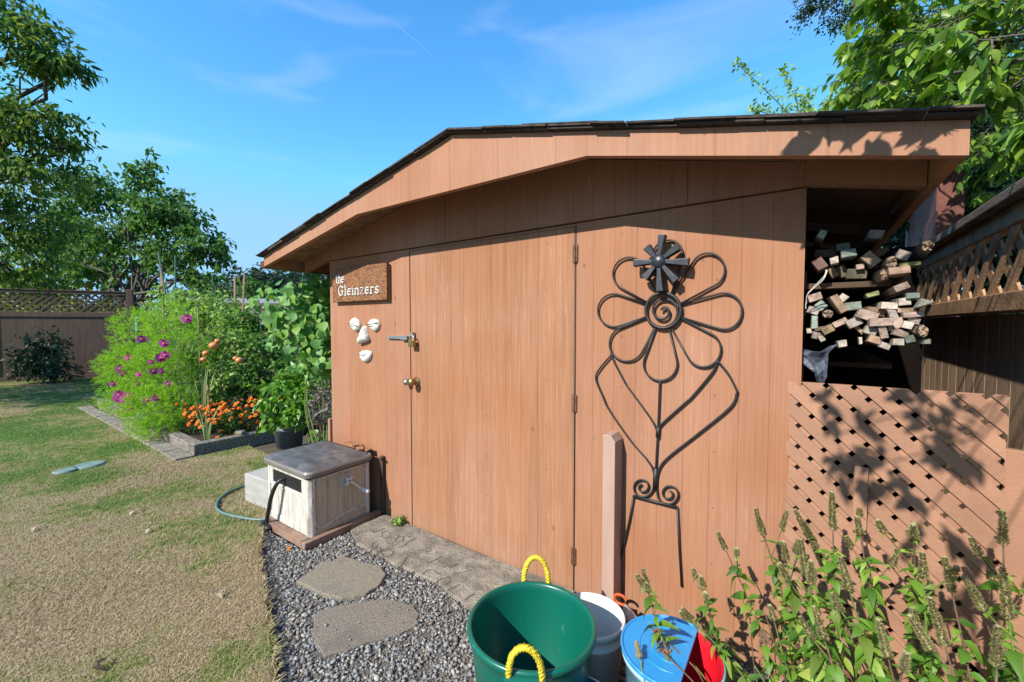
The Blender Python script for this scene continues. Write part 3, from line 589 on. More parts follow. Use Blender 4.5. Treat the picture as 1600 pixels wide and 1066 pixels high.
for ch in 'Gleinzers':
    for st in GL[ch]: g.tube([(xx+px*sG*k_, -.0405, z0+Hs*.19+pz*sG) for px, pz in st], .0058, 6)
    xx += (WDT[ch]*sG+.002)*k_
g.build('lettering', m_white, sgn)
def face_piece(nm, pix, lb, depth, seed, detail=None):
    r = random.Random(seed); ps = [W(500+x/4.265, 390+y/4.265) for x, y in pix]; cx_ = sum(p_[0] for p_ in ps)/len(ps); cz_ = sum(p_[2] for p_ in ps)/len(ps)
    t = thing(nm, (cx_, 0, min(p_[2] for p_ in ps)), lb, 'wall ornament', 'plaster face pieces on the shed wall')
    bm_ = MB(); n = len(ps); rings = [(1.0, -.001), (1.02, -.4*depth), (.82, -.8*depth), (.45, -1.0*depth)]
    vs_ = [((cx_+(p_[0]-cx_)*s_), d_, cz_+(p_[2]-cz_)*s_) for s_, d_ in rings for p_ in ps]+[(cx_, -1.03*depth, cz_)]
    fs = [(i*n+k_, i*n+(k_+1) % n, (i+1)*n+(k_+1) % n, (i+1)*n+k_) for i in range(3) for k_ in range(n)]+[(3*n+k_, 3*n+(k_+1) % n, 4*n) for k_ in range(n)]
    bm_.add(vs_, fs); bm_.build('moulding', m_stone, t, True)
    if detail:
        d_ = MB()
        for line in detail: d_.tube([W(500+x/4.265, 390+y/4.265)+np.array([0, -depth*.95, 0]) for x, y in line], .0035, 6)
        d_.build('crease', m_groove, t)  # thin dark lines drawn along the moulded creases
face_piece('face_ornament', [(205, 490), (220, 465), (240, 455), (262, 470), (275, 500), (268, 530), (250, 548), (230, 535), (212, 515)], 'left eye of the white plaster face, nearer the wall corner', .03, 1, [[(208, 490), (240, 500), (270, 512)], [(215, 505), (245, 515)]])
face_piece('face_ornament', [(330, 490), (348, 468), (370, 462), (395, 472), (405, 500), (398, 530), (378, 548), (355, 535), (338, 515)], 'right eye of the white plaster face, nearer the bolt', .03, 2, [[(332, 498), (365, 500), (402, 488)], [(345, 512), (375, 512)]])
face_piece('face_ornament', [(308, 510), (318, 530), (328, 570), (340, 600), (322, 612), (300, 618), (272, 628), (270, 605), (285, 575), (298, 535)], 'white plaster nose between and below the two eyes', .05, 3)
face_piece('face_ornament', [(272, 690), (290, 675), (320, 672), (350, 680), (352, 705), (340, 735), (318, 752), (292, 742), (278, 720)], 'white plaster mouth with dark parted lips under the nose', .03, 4, [[(280, 696), (305, 705), (330, 698)], [(300, 704), (322, 706)]])
# ---------------------------------------------------------------- flower trellis (wall plane)
tr = thing('flower_trellis', W(1010, 915, -.03), 'tall black wire flower with looped petals leaning on shed wall', 'garden ornament')
def c5(x, y, e=-.013): return W(900+x/3.806, 340+y/3.806, e)
def b5(x, y, e=-.013): return W(900+x/2.667, 600+y/2.667, e)
def spl(pts_, n=8, closed=False):
    pts_ = [np.array(p_, float) for p_ in pts_]; L = len(pts_); o = []
    for i in range(L if closed else L-1):
        p0 = pts_[(i-1) % L] if closed or i > 0 else pts_[i]; p1 = pts_[i]; p2 = pts_[(i+1) % L]; p3 = pts_[(i+2) % L] if closed or i+2 < L else p2
        for k_ in range(n):
            t = k_/n; o.append(.5*((2*p1)+(-p0+p2)*t+(2*p0-5*p1+4*p2-p3)*t*t+(-p0+3*p1-3*p2+p3)*t**3))
    if not closed: o.append(pts_[-1])
    return o
RW = .0045
for cx_, cy_, rho in ((880, 557, 108), (785, 312, 100), (548, 222, 88), (318, 335, 98), (228, 552, 98), (302, 752, 103), (502, 870, 100), (758, 785, 104)):
    dx, dy = cx_-519, cy_-553; th_ = math.atan2(dy, dx)
    arc = [(cx_+rho*math.cos(th_+q), cy_+rho*math.sin(th_+q)) for q in np.linspace(R(-108), R(108), 22)]
    s_ = (519+112*math.cos(th_-R(21)), 553+112*math.sin(th_-R(21))); e_ = (519+112*math.cos(th_+R(21)), 553+112*math.sin(th_+R(21)))
    g = MB(); g.tube([c5(*s_)]+[c5(*q) for q in arc]+[c5(*e_)], RW, 8); g.build('petal', m_iron, tr, True)
g = MB(); g.tube([c5(519+104*math.cos(q), 553+104*math.sin(q), -.018) for q in np.linspace(0, 2*math.pi, 40, endpoint=False)], .0075, 8, closed=True); g.build('ring', m_iron, tr, True)
g = MB(); g.tube([c5(519+(8+r__)*math.cos(q), 556+(8+r__)*math.sin(q), -.018) for q, r__ in [(R(80)-t*R(590), 88*(1-t)**.9) for t in np.linspace(0, 1, 50)]], .006, 8); g.build('spiral', m_iron, tr, True)
g = MB(); g.tube([c5(500, 965), b5(349, 0), b5(341, 200), b5(335, 300), b5(330, 430)], RW, 8); g.tube([b5(333, 350), b5(329, 440)], .011, 8); g.tube([b5(343, 180), b5(340, 222)], .0095, 8); g.build('stem', m_iron, tr, True)
for outer, inner in (([c5(215, 812), c5(140, 900), c5(118, 960), c5(160, 1066), b5(140, 112), b5(230, 240), b5(295, 315), b5(323, 365), b5(330, 430)], [c5(205, 806), c5(232, 870), c5(290, 980), b5(215, 12), b5(300, 128), b5(332, 182), b5(340, 215)]),
                     ([c5(838, 848), c5(905, 930), c5(952, 1020), b5(670, 40), b5(640, 100), b5(500, 215), b5(380, 310), b5(343, 365), b5(335, 430)], [c5(840, 848), c5(815, 915), c5(690, 1066), b5(460, 75), b5(365, 160), b5(343, 190), b5(340, 215)])):
    g = MB(); g.tube(spl(outer), RW, 8); g.tube(spl(inner), RW, 8); g.build('leaf', m_iron, tr, True)
for cx_, cy_, r0, sg, st in ((277, 430, 46, -1, 0), (388, 458, 49, 1, 180)):
    g = MB(); pth = [((cx_+(10+(r0-10)*(1-t))*math.cos(R(st)+sg*-t*R(620)), cy_+(10+(r0-10)*(1-t))*math.sin(R(st)+sg*-t*R(620)))) for t in np.linspace(0, 1, 50)]
    g.tube([b5(330, 385)]+[b5(*q) for q in pth], RW, 8); g.build('scroll', m_iron, tr, True)
g = MB(); g.tube([b5(240, 467), b5(330, 491), b5(422, 514)], .0068, 8); g.build('base_bar', m_iron, tr, True)
g = MB(); g.tube([b5(240, 467), b5(222, 570), b5(203, 655), b5(192, 700), b5(182, 738)], RW, 8); g.build('leg', m_iron, tr, True)
g = MB(); g.tube([b5(422, 514), b5(430, 680), b5(440, 845)], RW, 8); g.build('leg', m_iron, tr, True)
# metal star
st_ = thing('metal_star', W(1029, 450, -.08), 'dark blue metal star with eight flared rays over the top petal', 'wall ornament')
C0 = W(1029.3, 408.8, -.055)
for k_, (ex, ey, wv) in enumerate(((512, 103, 14), (610, 172, 14), (672, 266, 13), (597, 378, 16), (500, 440, 19), (408, 362, 14), (344, 270, 13), (420, 176, 14))):
    E_ = c5(ex, ey, -.055); d = E_-C0; d[1] = 0; L = np.linalg.norm(d); d /= L; s_ = np.array([d[2], 0, -d[0]]); e_ = np.array([0, 1, 0])
    g = MB(); w0, w1 = .010, .019+.001*(k_ % 3); b0 = C0+d*.02; e1 = C0+d*L
    g.hexa([b0-s_*w0+e_*.012, e1-s_*w1+e_*.016, e1+s_*w1+e_*.016, b0+s_*w0+e_*.012], [b0-s_*w0*.7-e_*.008, e1-s_*w1*.75-e_*.012, e1+s_*w1*.75-e_*.012, b0+s_*w0*.7-e_*.008]); g.build('ray', m_bluei, st_, bevel=.002)
g = MB(); g.lathe(C0+np.array([0, .02, 0]), [(.036, 0), (.036, .014), (.032, .026), (.022, .035), (.01, .039), (0, .040)], 24, (0, -1, 0)); g.build('hub', m_bluei, st_, True)
# leaning picket
pk = MB(); a = W(944, 690, -.06); 
xl, xr = W(944, 750, -.08)[0], W(963, 750, -.08)[0]
pk.prism([(xl, -.10, 0), (xr, -.10, 0), (xr, -.10, W(962, 692, -.1)[2]), (xr-.02, -.10, W(950, 680, -.1)[2]), (xl, -.10, W(945, 680, -.1)[2])], (0, .095, 0))
tag(pk.build('fence_picket', mat('mauve_painted_wood', (.50, .33, .27), .6, .12, 6, (3, 3, .5), .15, 60), bevel=.003), 'single pinkish picket post standing upright beside the door', 'post')
# ---------------------------------------------------------------- lattice builder
def clip(poly, a, b, c):
    o = []
    for i in range(len(poly)):
        p, q = poly[i], poly[(i+1) % len(poly)]; dp = a*p[0]+b*p[1]-c; dq = a*q[0]+b*q[1]-c
        if dp <= 0: o.append(p)
        if (dp < 0) != (dq < 0) and dp != dq: t = dp/(dp-dq); o.append((p[0]+(q[0]-p[0])*t, p[1]+(q[1]-p[1])*t))
    return o
def lattice(name, O, U, V_, w_, h_, period, slat, th, m, parent, jit=0, seed=1, smooth=False):
    """crossing diagonal slats on the plane O + a U + b V, extruded along the normal"""
    O = np.array(O, float); U = unit(np.array(U, float)); V_ = unit(np.array(V_, float)); Nn = np.cross(U, V_); g = MB(); r = random.Random(seed)
    for layer, sg in ((0, 1), (1, -1)):
        d = period*math.sqrt(2); n = int((w_+h_)/d)+2
        for i in range(-1, n):
            c0 = i*d+ (0 if sg > 0 else 0); hw = slat/math.sqrt(2)
            x0_, x1_ = (c0-hw, c0+hw)
            if sg > 0: poly = [(x0_, 0), (x1_, 0), (x1_-h_*1.0-0, h_), (x0_-h_, h_)]
            else: poly = [(x0_-h_, 0), (x1_-h_, 0), (x1_, h_), (x0_, h_)]
            j = lambda: r.uniform(-jit, jit)
            poly = clip(poly, 1, 0, w_+j()); poly = clip(poly, -1, 0, j()); poly = clip(poly, 0, 1, h_+j()); poly = clip(poly, 0, -1, 0)
            if len(poly) < 3: continue
            off = Nn*(layer*th*1.02)
            g.prism([O+U*p[0]+V_*p[1]+off for p in poly], Nn*th)
    return g.build(name, m, parent)
# lattice panel across the bay
lp = thing('lattice_panel', (.23, -.06, 0), 'pinkish brown privacy lattice panel closing the bay below woodpile', 'lattice panel')
LO = np.array([-.045, -.045, 0]); lw = .535; lh = W(1400, 607, -.05)[2]
lattice('lattice', LO, (1, 0, 0), (0, 0, 1), lw, lh, .0545, .0385, -.007, m_latt, lp, .006, 3)
g = MB(); g.box(.43, .47, -.038, -.010, 0, lh-.1); g.box(-.03, .46, -.038, -.010, .30, .33); g.build('batten', m_latt, lp)
g = MB(); a = W(1335, 728, -.064); b = W(1357, 728, -.064); g.box(a[0], b[0], -.066, -.060, W(1345, 830, -.06)[2], a[2]); tag(g.build('patch_slat', m_latt, lp), 'short upright slat nailed over the diagonal slats')
g = MB(); a = W(1568, 700, -.02); g.prism([(a[0], -.03, 0), (a[0]+.085, -.03, 0), (a[0]+.085, -.03, a[2]-.03), (a[0]+.06, -.03, a[2]-.004), (a[0], -.03, a[2])], (0, .03, 0)); tag(g.build('fence_board', m_latt, bevel=.003), 'short upright brown board at the right end of lattice panel', 'board')
# ---------------------------------------------------------------- fence on the right
fr = thing('side_fence', (.66, 1, 0), 'brown board fence with lattice top running back beside the shed', 'fence')
FX = .62; ft = 1.83
g = MB(); y = -.9; r_ = random.Random(9)
while y < 4.6:
    g.box(FX+.02, FX+.038, y, y+.135, 0, 1.42); y += .14
g.build('board_panel', mat('fence_boards_grey_brown', (.48, .32, .21), .75, .3, 5, (2, 2, .5), .2, 50, island=.15), fr)
g = MB(); g.box(FX-.045, FX+.045, -.9, 4.6, 1.425, 1.495); g.build('rail', m_fence_r, fr, bevel=.005)
g = MB(); g.box(FX-.03, FX+.03, -.9, 4.6, ft-.095, ft-.025); g.build('rail', m_fence_r, fr, bevel=.004)
g = MB(); g.box(FX-.07, FX+.07, -.9, 4.6, ft-.022, ft+.018); g.build('cap_rail', mat('weathered_cap', (.22, .15, .10), .85, .4, 8, (6, 1, 6), .4, 40), fr, bevel=.006)
lattice('lattice', (FX-.008, 4.6, 1.498), (0, -1, 0), (0, 0, 1), 5.5, ft-.1-1.498, .125, .044, .009, m_fence_r, fr, 0, 4)
for yy in (.35, 2.3, 4.3):
    g = MB(); g.box(FX+.045, FX+.13, yy, yy+.09, 0, ft-.03); g.build('post', m_fence_r, fr, bevel=.004)
# ---------------------------------------------------------------- woodpile
WP = {'turq': (.22, .50, .47), 'brown': (.36, .19, .10), 'teal': (.12, .30, .27), 'pale': (.50, .50, .46), 'grey': (.36, .34, .35), 'pink': (.50, .34, .31), 'tan': (.48, .30, .17), 'olive': (.12, .13, .07), 'salmon': (.55, .30, .19), 'white': (.66, .64, .62), 'lime': (.30, .40, .08), 'red': (.27, .11, .09), 'lavender': (.30, .30, .36), 'sage': (.24, .33, .28), 'yellow': (.50, .36, .12)}
for k_, v_ in WP.items(): mat('wood_'+k_, tuple(q*.42+.58*(.30, .235, .18)[i_]*(sum(v_)/.9) for i_, q in enumerate(v_)), .85, .4, 14, (1, .25, 1), .45, 50, dirt=((.12, .085, .06), 34, .50, .75))
m_side = mat('dark_aged_wood', (.14, .10, .075), .9, .4, 10, (4, .3, 4), .4, 40)
STK = [
 (218, 125, 62, 50, -25, 'turq', 'box', -.02, 'turquoise-ended square stick standing highest at left of upper pile'),
 (240, 270, 155, 48, 0, 'brown', 'box', .12, 'wide flat brown board end behind the turquoise-topped sticks'),
 (375, 222, 100, 42, 4, 'teal', 'box', .05, 'dull teal stick end just behind the pale teal one, upper pile'),
 (415, 268, 112, 42, 8, 'turq', 'box', -.03, 'pale teal-edged stick at centre left of the upper pile'),
 (308, 325, 62, 42, 12, 'pale', 'box', -.03, 'narrow pale green grey stick left below the teal-edged one'),
 (195, 350, 105, 55, -58, 'red', 'box', -.05, 'steeply tilted reddish grey plank end touching the bay edge'),
 (625, 125, 112, 50, -12, 'lavender', 'box', -.02, 'lavender grey block end alone at top middle of upper pile'),
 (590, 312, 95, 88, 42, 'tan', 'box', -.02, 'square orange tan timber end set on its corner'),
 (830, 282, 112, 55, -25, 'grey', 'box', -.06, 'clean grey rectangular stick between the two bark logs'),
 (740, 340, 95, 95, 0, 'brown', 'log', -.08, 'bark-covered log with chewed pinkish end, mid upper pile'),
 (1015, 218, 105, 90, 0, 'tan', 'log', -.14, 'long splintered log sticking out farthest right of upper pile'),
 (885, 352, 160, 24, 5, 'lime', 'box', -.10, 'thin yellow green slat over the tan plank end'),
 (800, 402, 160, 44, 5, 'salmon', 'box', -.11, 'tan orange plank end in front of the white-ringed log'),
 (692, 430, 84, 84, 0, 'olive', 'log', -.06, 'round log with white-rimmed end beside the tan plank'),
 (480, 425, 150, 62, -4, 'olive', 'box', .02, 'thick dark olive board low in the upper pile'),
 (505, 370, 60, 30, 5, 'pink', 'box', .0, 'small pink stick end lying on the dark olive board'),
 (370, 405, 72, 75, 25, 'olive', 'box', .03, 'mossy square stick between the red plank and olive board'),
 (300, 415, 55, 60, 30, 'brown', 'box', .03, 'orange brown stick low at left of the upper pile'),
 (160, 602, 100, 42, 20, 'pink', 'box', -.03, 'pinkish grey stick end at top left of the lower pile'),
 (820, 525, 118, 42, 25, 'pink', 'box', -.12, 'pink-ended flat stick slanting up, top right of lower pile'),
 (600, 580, 100, 28, 18, 'lime', 'box', -.08, 'thin light green slat under the slanting pink-ended stick'),
 (905, 590, 105, 34, 3, 'teal', 'box', -.12, 'dark teal slat end above the pointed stake'),
 (842, 636, 95, 46, 8, 'white', 'box', -.11, 'whitish green end directly left of the pointed stake'),
 (985, 645, 110, 55, 0, 'sage', 'point', -.16, 'sage green stake cut to a point at far right'),
 (725, 665, 125, 38, -4, 'white', 'box', -.10, 'broad flat pale board end across top middle of lower pile'),
 (452, 668, 125, 46, 8, 'turq', 'box', -.04, 'bright turquoise flat end in second row of lower pile'),
 (345, 652, 58, 118, 30, 'salmon', 'box', -.07, 'long salmon stick face tilted between turquoise and grey ends'),
 (370, 608, 68, 46, -38, 'white', 'box', -.02, 'small white end with dark marks behind the salmon stick'),
 (208, 665, 78, 46, -45, 'turq', 'box', -.03, 'turquoise end tilted down, left side of the lower pile'),
 (148, 705, 95, 42, -22, 'grey', 'box', -.02, 'grey flat end against the bay edge under the tilted turquoise'),
 (262, 728, 85, 60, 0, 'pink', 'log', -.03, 'splintered broken branch end below the salmon stick'),
 (158, 792, 50, 78, 0, 'turq', 'box', -.04, 'upright turquoise rectangle end at the bay edge'),
 (560, 738, 160, 58, -20, 'pink', 'box', -.09, 'largest pinkish grey slab end in middle of lower pile'),
 (660, 792, 170, 46, 3, 'pink', 'box', -.12, 'rounded pink flat end below the largest slab end'),
 (748, 722, 62, 92, 20, 'grey', 'box', -.10, 'grey pink square stick right of the largest slab end'),
 (905, 735, 160, 38, 5, 'pink', 'box', -.13, 'long thin pink lath end below the pointed stake'),
 (352, 795, 112, 40, 30, 'pink', 'box', -.07, 'mauve stick rising right, third row of the lower pile'),
 (460, 795, 118, 52, 28, 'grey', 'box', -.08, 'warm grey stick parallel to and right of mauve stick'),
 (262, 850, 92, 44, 32, 'yellow', 'box', -.06, 'yellowish tan stick end below the mauve stick'),
 (200, 842, 80, 26, 5, 'red', 'box', -.03, 'thin reddish brown slat left of the yellowish stick'),
 (120, 858, 46, 28, 0, 'white', 'box', -.02, 'tiny white stick end touching the bay edge'),
 (500, 850, 34, 58, 40, 'yellow', 'box', -.06, 'narrow golden edge below the warm grey stick'),
 (585, 856, 98, 42, -22, 'pale', 'box', -.09, 'pale green grey end, centre of the bottom rows'),
 (675, 864, 62, 82, 12, 'pink', 'box', -.11, 'blocky dusty pink end right of the pale green one'),
 (795, 798, 95, 52, 30, 'pink', 'box', -.12, 'pink end tilted up left of the mauve-edged pair'),
 (862, 815, 78, 46, -18, 'white', 'box', -.13, 'whitish pink end with red edge in right part'),
 (915, 848, 70, 44, -30, 'red', 'box', -.12, 'dark pink stub tucked above the drilled log'),
 (815, 872, 120, 42, -20, 'pink', 'box', -.12, 'pink board end sloping down to right, low right'),
 (910, 780, 90, 40, -15, 'grey', 'box', -.12, 'grey pink split piece right of the whitish end'),
 (980, 860, 84, 84, 0, 'tan', 'log', -.15, 'round log end with drilled holes at lower right'),
 (622, 926, 110, 44, -22, 'salmon', 'box', -.10, 'salmon tan board end in the bottom row centre'),
 (692, 972, 84, 38, -25, 'white', 'box', -.11, 'lowest white block end under the salmon one'),
 (795, 942, 88, 38, 0, 'pale', 'box', -.12, 'whitish green end in bottom row right of centre'),
 (880, 922, 82, 42, 20, 'teal', 'box', -.12, 'bluish teal end just left of lowest right stub'),
 (1012, 942, 58, 30, 4, 'sage', 'box', -.15, 'small sage grey stub at the lowest right corner'),
 (370, 956, 68, 40, 15, 'white', 'box', -.08, 'white-capped stick end at lower left of pile'),
 (505, 932, 26, 46, 10, 'white', 'box', -.07, 'slim white upright sliver below the golden edge'),
 (215, 915, 48, 38, 30, 'white', 'box', -.04, 'little chalky stub near the lower left edge'),
 (172, 893, 66, 44, -10, 'grey', 'box', -.03, 'grey weathered stub left of the chalky stub'),
 (600, 702, 82, 40, -12, 'brown', 'box', -.07, 'brown pink stick behind the largest slab end'),
 (668, 722, 50, 44, -10, 'brown', 'box', -.07, 'short brown end behind the grey pink square stick'),
 (800, 700, 30, 38, 10, 'pink', 'box', -.10, 'tiny pink end under the broad pale board'),
 (860, 698, 100, 30, 0, 'brown', 'box', -.10, 'shadowed brown stick under the pointed stake'),
 (735, 832, 26, 44, 5, 'white', 'box', -.10, 'thin white upright end right of dusty pink block'),
]
for (cx_, cy_, w_, h_, ang, colk, kind, e, lab) in STK:
    y0 = e+.05
    px, py = 1240+cx_/4.846, 340+cy_/4.846
    c0 = W(px, py, y0); s_ = (c0-W(px+1, py, y0))[0]; sx = abs(s_); sz_ = abs((c0-W(px, py+1, y0))[2])
    hw = max(w_/4.846*sx/2, .005)*1.03; hh_ = max(h_/4.846*sz_/2, .0045)*1.25
    r = random.Random(int(cx_*7+cy_)); a_ = R(ang)
    ux = np.array([math.cos(a_), 0, math.sin(a_)]); uz = np.array([-math.sin(a_), 0, math.cos(a_)])
    dv = unit(np.array([r.uniform(-.05, .06), 1, r.uniform(-.04, .03)])); L = r.uniform(.9, 1.6)
    t = thing('wood_log' if kind == 'log' else 'wooden_stick', c0, lab, 'log' if kind == 'log' else 'stick', 'wood stored in the side bay of the shed')
    me_ = [MATS['wood_'+colk], m_side]
    if kind == 'log':
        g = MB(); n = 14; rad = [hw*r.uniform(.82, 1.08) for _ in range(n)]
        rings = []
        for s2_, yy in ((.92, 0), (1.0, .02), (1.02, .25), (1.0, .6), (1.0, L)):
            for k_ in range(n): 
                q = 2*math.pi*k_/n; rings.append(c0+(ux*math.cos(q)*hw/hw+uz*math.sin(q)*hh_/hw)*rad[k_]*s2_+dv*(yy+(r.uniform(-.012, .008) if yy == 0 else 0)))
        vs_ = rings; fs = [(i*n+k_, (i+1)*n+k_, (i+1)*n+(k_+1) % n, i*n+(k_+1) % n) for i in range(4) for k_ in range(n)]
        g.add(vs_, fs); g.build('bark', m_bark if colk == 'tan' else MATS['wood_brown'], t)
        g = MB(); cc = sum(rings[:n])/n; inner = [cc+(v-cc)*.55+dv*r.uniform(-.012, .006) for v in rings[:n]]
        g.add([v+dv*.0015 for v in rings[:n]]+inner+[cc+dv*r.uniform(-.01, .008)], [(k_, (k_+1) % n, n+(k_+1) % n, n+k_) for k_ in range(n)]+[(n+k_, n+(k_+1) % n, 2*n) for k_ in range(n)])
        g.build('cut_end', MATS['wood_'+('tan' if colk != 'pink' else 'pink')], t)
    elif kind == 'point':
        g = MB(); b4 = [c0-ux*hw*.9-uz*hh_, c0-ux*hw*.3+uz*hh_*1.0, c0+ux*hw*.1+uz*hh_*.6, c0-ux*hw*.1-uz*hh_]; tip_ = c0+ux*hw*1.0+uz*hh_*-.1-dv*.05
        g.add(b4+[tip_]+[q+dv*L for q in b4], [(0, 1, 4), (1, 2, 4), (2, 3, 4), (3, 0, 4), (0, 5, 6, 1), (1, 6, 7, 2), (2, 7, 8, 3), (3, 8, 5, 0)]); g.build('stick', me_[0], t)
    else:
        g = MB(); jx = [r.uniform(-.0015, .0015) for _ in range(8)]
        front = [c0-ux*(hw+jx[0])-uz*(hh_+jx[1])+dv*r.uniform(-.006, .006), c0+ux*(hw+jx[2])-uz*(hh_+jx[3])+dv*r.uniform(-.006, .006), c0+ux*(hw+jx[4])+uz*(hh_+jx[5])+dv*r.uniform(-.006, .006), c0-ux*(hw+jx[6])+uz*(hh_+jx[7])+dv*r.uniform(-.006, .006)]
        g.hexa(front, [q+dv*L for q in front]); g.mi = [0, 1, 1, 1, 1, 1][:len(g.f)]
        # paint runs a little way down the sides
        fr2 = [q+dv*.001 for q in front]; g2 = MB(); g2.cur = 0
        cen = sum(front)/4
        g2.add([cen+(q-cen)*1.012+dv*-.0006 for q in front]+[cen+(q-cen)*1.012+dv*.10 for q in front], [(0, 1, 5, 4), (1, 2, 6, 5), (2, 3, 7, 6), (3, 0, 4, 7)])
        st0 = g.build('stick', me_, t, bevel=.0012, seg=1)
        g2.build('paint_coat', MATS['wood_'+colk], t)
# sagging blue-white tarpaulin scrap and string
tp = MB(); 
def c7(x, y, e=0.0): return W(1240+x/4.846, 340+y/4.846, e)
def cb(x, y, e=0.0): return W(1240+x/10, 540+y/10, e)
rows = [[(60, -10), (170, 60), (300, 90), (420, 100), (560, 20), (700, -20)], [(80, 120), (200, 160), (300, 190), (380, 180), (520, 100), (600, 60)], [(170, 300), (260, 260), (330, 300), (400, 280), (470, 220), (545, 130)], [(330, 440), (350, 420), (370, 460), (420, 420), (470, 380), (530, 330)], [(360, 560), (380, 570), (410, 600), (440, 590), (480, 560), (520, 500)]]
vs_ = []; rr = random.Random(2)
for rw in rows:
    for q in rw: vs_.append(cb(q[0], q[1], .03+rr.uniform(-.02, .02)))
tp.add(vs_, [(i*6+k_, i*6+k_+1, (i+1)*6+k_+1, (i+1)*6+k_) for i in range(4) for k_ in range(5)])
o = tp.build('plastic_sheet', mat('tarp', (.10, .12, .17), .5, .5, 60, bump=.5, dirt=((.40, .38, .36), 30, .56, .7))); md_ = o.modifiers.new('thick', 'SOLIDIFY'); md_.thickness = .002
tag(o, 'crumpled blue and white plastic sheet hanging below the woodpile', 'plastic sheet')
g = MB(); g.tube(spl([c7(248, 395, -.09), c7(235, 440, -.09), c7(180, 500, -.07), c7(110, 575, -.04), c7(95, 640, -.02), c7(92, 690, -.01)]), .0016, 6); g.tube(spl([c7(255, 400, -.09), c7(225, 470, -.09), c7(170, 520, -.07), c7(105, 585, -.045), c7(98, 650, -.025)]), .0016, 6)
tag(g.build('string', m_white), 'loop of white string tied from upper sticks to the bay edge', 'string')
# ---------------------------------------------------------------- hose reel box
hb = thing('hose_reel_box', (-2.78, -.3, 0), 'taupe plastic hose reel box with faded grey lid beside the shed', 'hose box')
bx0, bx1, by0, by1, bz0, bz1 = -3.05, -2.50, -.53, -.075, .035, .42
g = MB()
cw = .045
def rr_ring(x0, x1, y0, y1, z, r, n=5):
    o = []
    for cx_, cy_, a0 in ((x1-r, y0+r, -90), (x1-r, y1-r, 0), (x0+r, y1-r, 90), (x0+r, y0+r, 180)):
        for k_ in range(n+1): q = R(a0+90*k_/n); o.append((cx_+r*math.cos(q), cy_+r*math.sin(q), z))
    return o
ra = rr_ring(bx0+.02, bx1-.02, by0+.02, by1-.02, bz0, .03); rb = rr_ring(bx0+.012, bx1-.012, by0+.012, by1-.012, bz1, .03); n = len(ra)
g.add(ra+rb, [(k_, (k_+1) % n, n+(k_+1) % n, n+k_) for k_ in range(n)]+[tuple(range(n, 2*n))])
g.build('body', m_resin, hb)
# corner posts (light), top and bottom rails
g = MB()
for cx_, cy_ in ((bx1, by0), (bx0, by0), (bx1, by1), (bx0, by1)):
    sx_ = -1 if cx_ == bx1 else 1; sy_ = 1 if cy_ == by0 else -1
    ptsa = [(cx_+sx_*.0, cy_+sy_*.02), (cx_+sx_*.02, cy_), (cx_+sx_*cw, cy_), (cx_+sx_*cw, cy_+sy_*cw), (cx_, cy_+sy_*cw)]
    g = MB(); g.prism([(x, y, bz0) for x, y in ptsa], (0, 0, bz1-bz0)); g.build('corner_post', m_resin_l, hb, bevel=.006)
g = MB(); g.box(bx0+.046, bx1-.046, by0+.001, by0+.03, bz0+.01, bz0+.06); g.box(bx0+.046, bx1-.046, by0+.001, by0+.03, bz1-.028, bz1-.001); g.box(bx0+.046, bx0+.09, by0+.001, by0+.03, bz1-.115, bz1-.03); g.box(bx1-.09, bx1-.046, by0+.001, by0+.03, bz1-.115, bz1-.03); g.box(bx0+.046, bx1-.046, by0+.0015, by0+.029, bz1-.135, bz1-.115); g.build('front_rail', m_resin_l, hb, bevel=.004)
g = MB(); g.box(bx0+.09, bx1-.09, by0+.008, by0+.0295, bz1-.115, bz1-.03); g.build('opening', m_black, hb)
g = MB()
x = bx0+.05
while x < bx1-.06: g.box(x+.0005, min(x+.0765, bx1-.048), by0+.006, by0+.03, bz0+.06, bz1-.136); x += .077
g.build('front_plank', m_resin_l, hb, bevel=.003)
g = MB(); g.box(bx1-.03, bx1-.001, by0+.046, by1-.046, bz0+.005, bz0+.05)
g.prism([(bx1-.03, by0+.046, bz0+.051), (bx1-.03, by1-.046, bz0+.051), (bx1-.03, by1-.046, bz0+.085), (bx1-.03, by1-.08, bz0+.075), (bx1-.03, (by0+by1)/2, bz0+.068), (bx1-.03, by0+.1, bz0+.06)], (.0285, 0, 0))
g.build('side_rail', m_resin, hb, bevel=.005); g = MB(); g.box(bx1-.03, bx1-.0015, by0+.046, by1-.046, bz1-.035, bz1-.001); g.build('side_rail', m_resin, hb, bevel=.005)
g = MB(); y = by0+.05
while y < by1-.06: g.box(bx1-.03, bx1-.008, y+.0005, min(y+.0735, by1-.048), bz0+.05, bz1-.036); y += .074
g.build('side_plank', m_resin, hb, bevel=.0025)
g = MB(); ga = rr_ring(bx0-.001, bx1+.001, by0-.001, by1+.001, bz1-.010, .03); gb_ = rr_ring(bx0-.001, bx1+.001, by0-.001, by1+.001, bz1+.003, .03); g.add(ga+gb_, [(k_, (k_+1) % n, n+(k_+1) % n, n+k_) for k_ in range(n)]); g.build('lid_shadow_ring', m_black, hb)  # black ring painted in for the shadow line under the lid
g = MB(); fx_ = bx1-.005; g.tube(spl([(fx_, by0+.055, bz1-.045), (fx_, by1-.055, bz1-.045), (fx_, by1-.055, bz0+.10), (fx_, by1-.075, bz0+.082), (fx_, (by0+by1)/2, bz0+.075), (fx_, by0+.055, bz0+.062)], 8, True), .0055, 8, closed=True); g.build('side_frame', m_resin_l, hb, True)
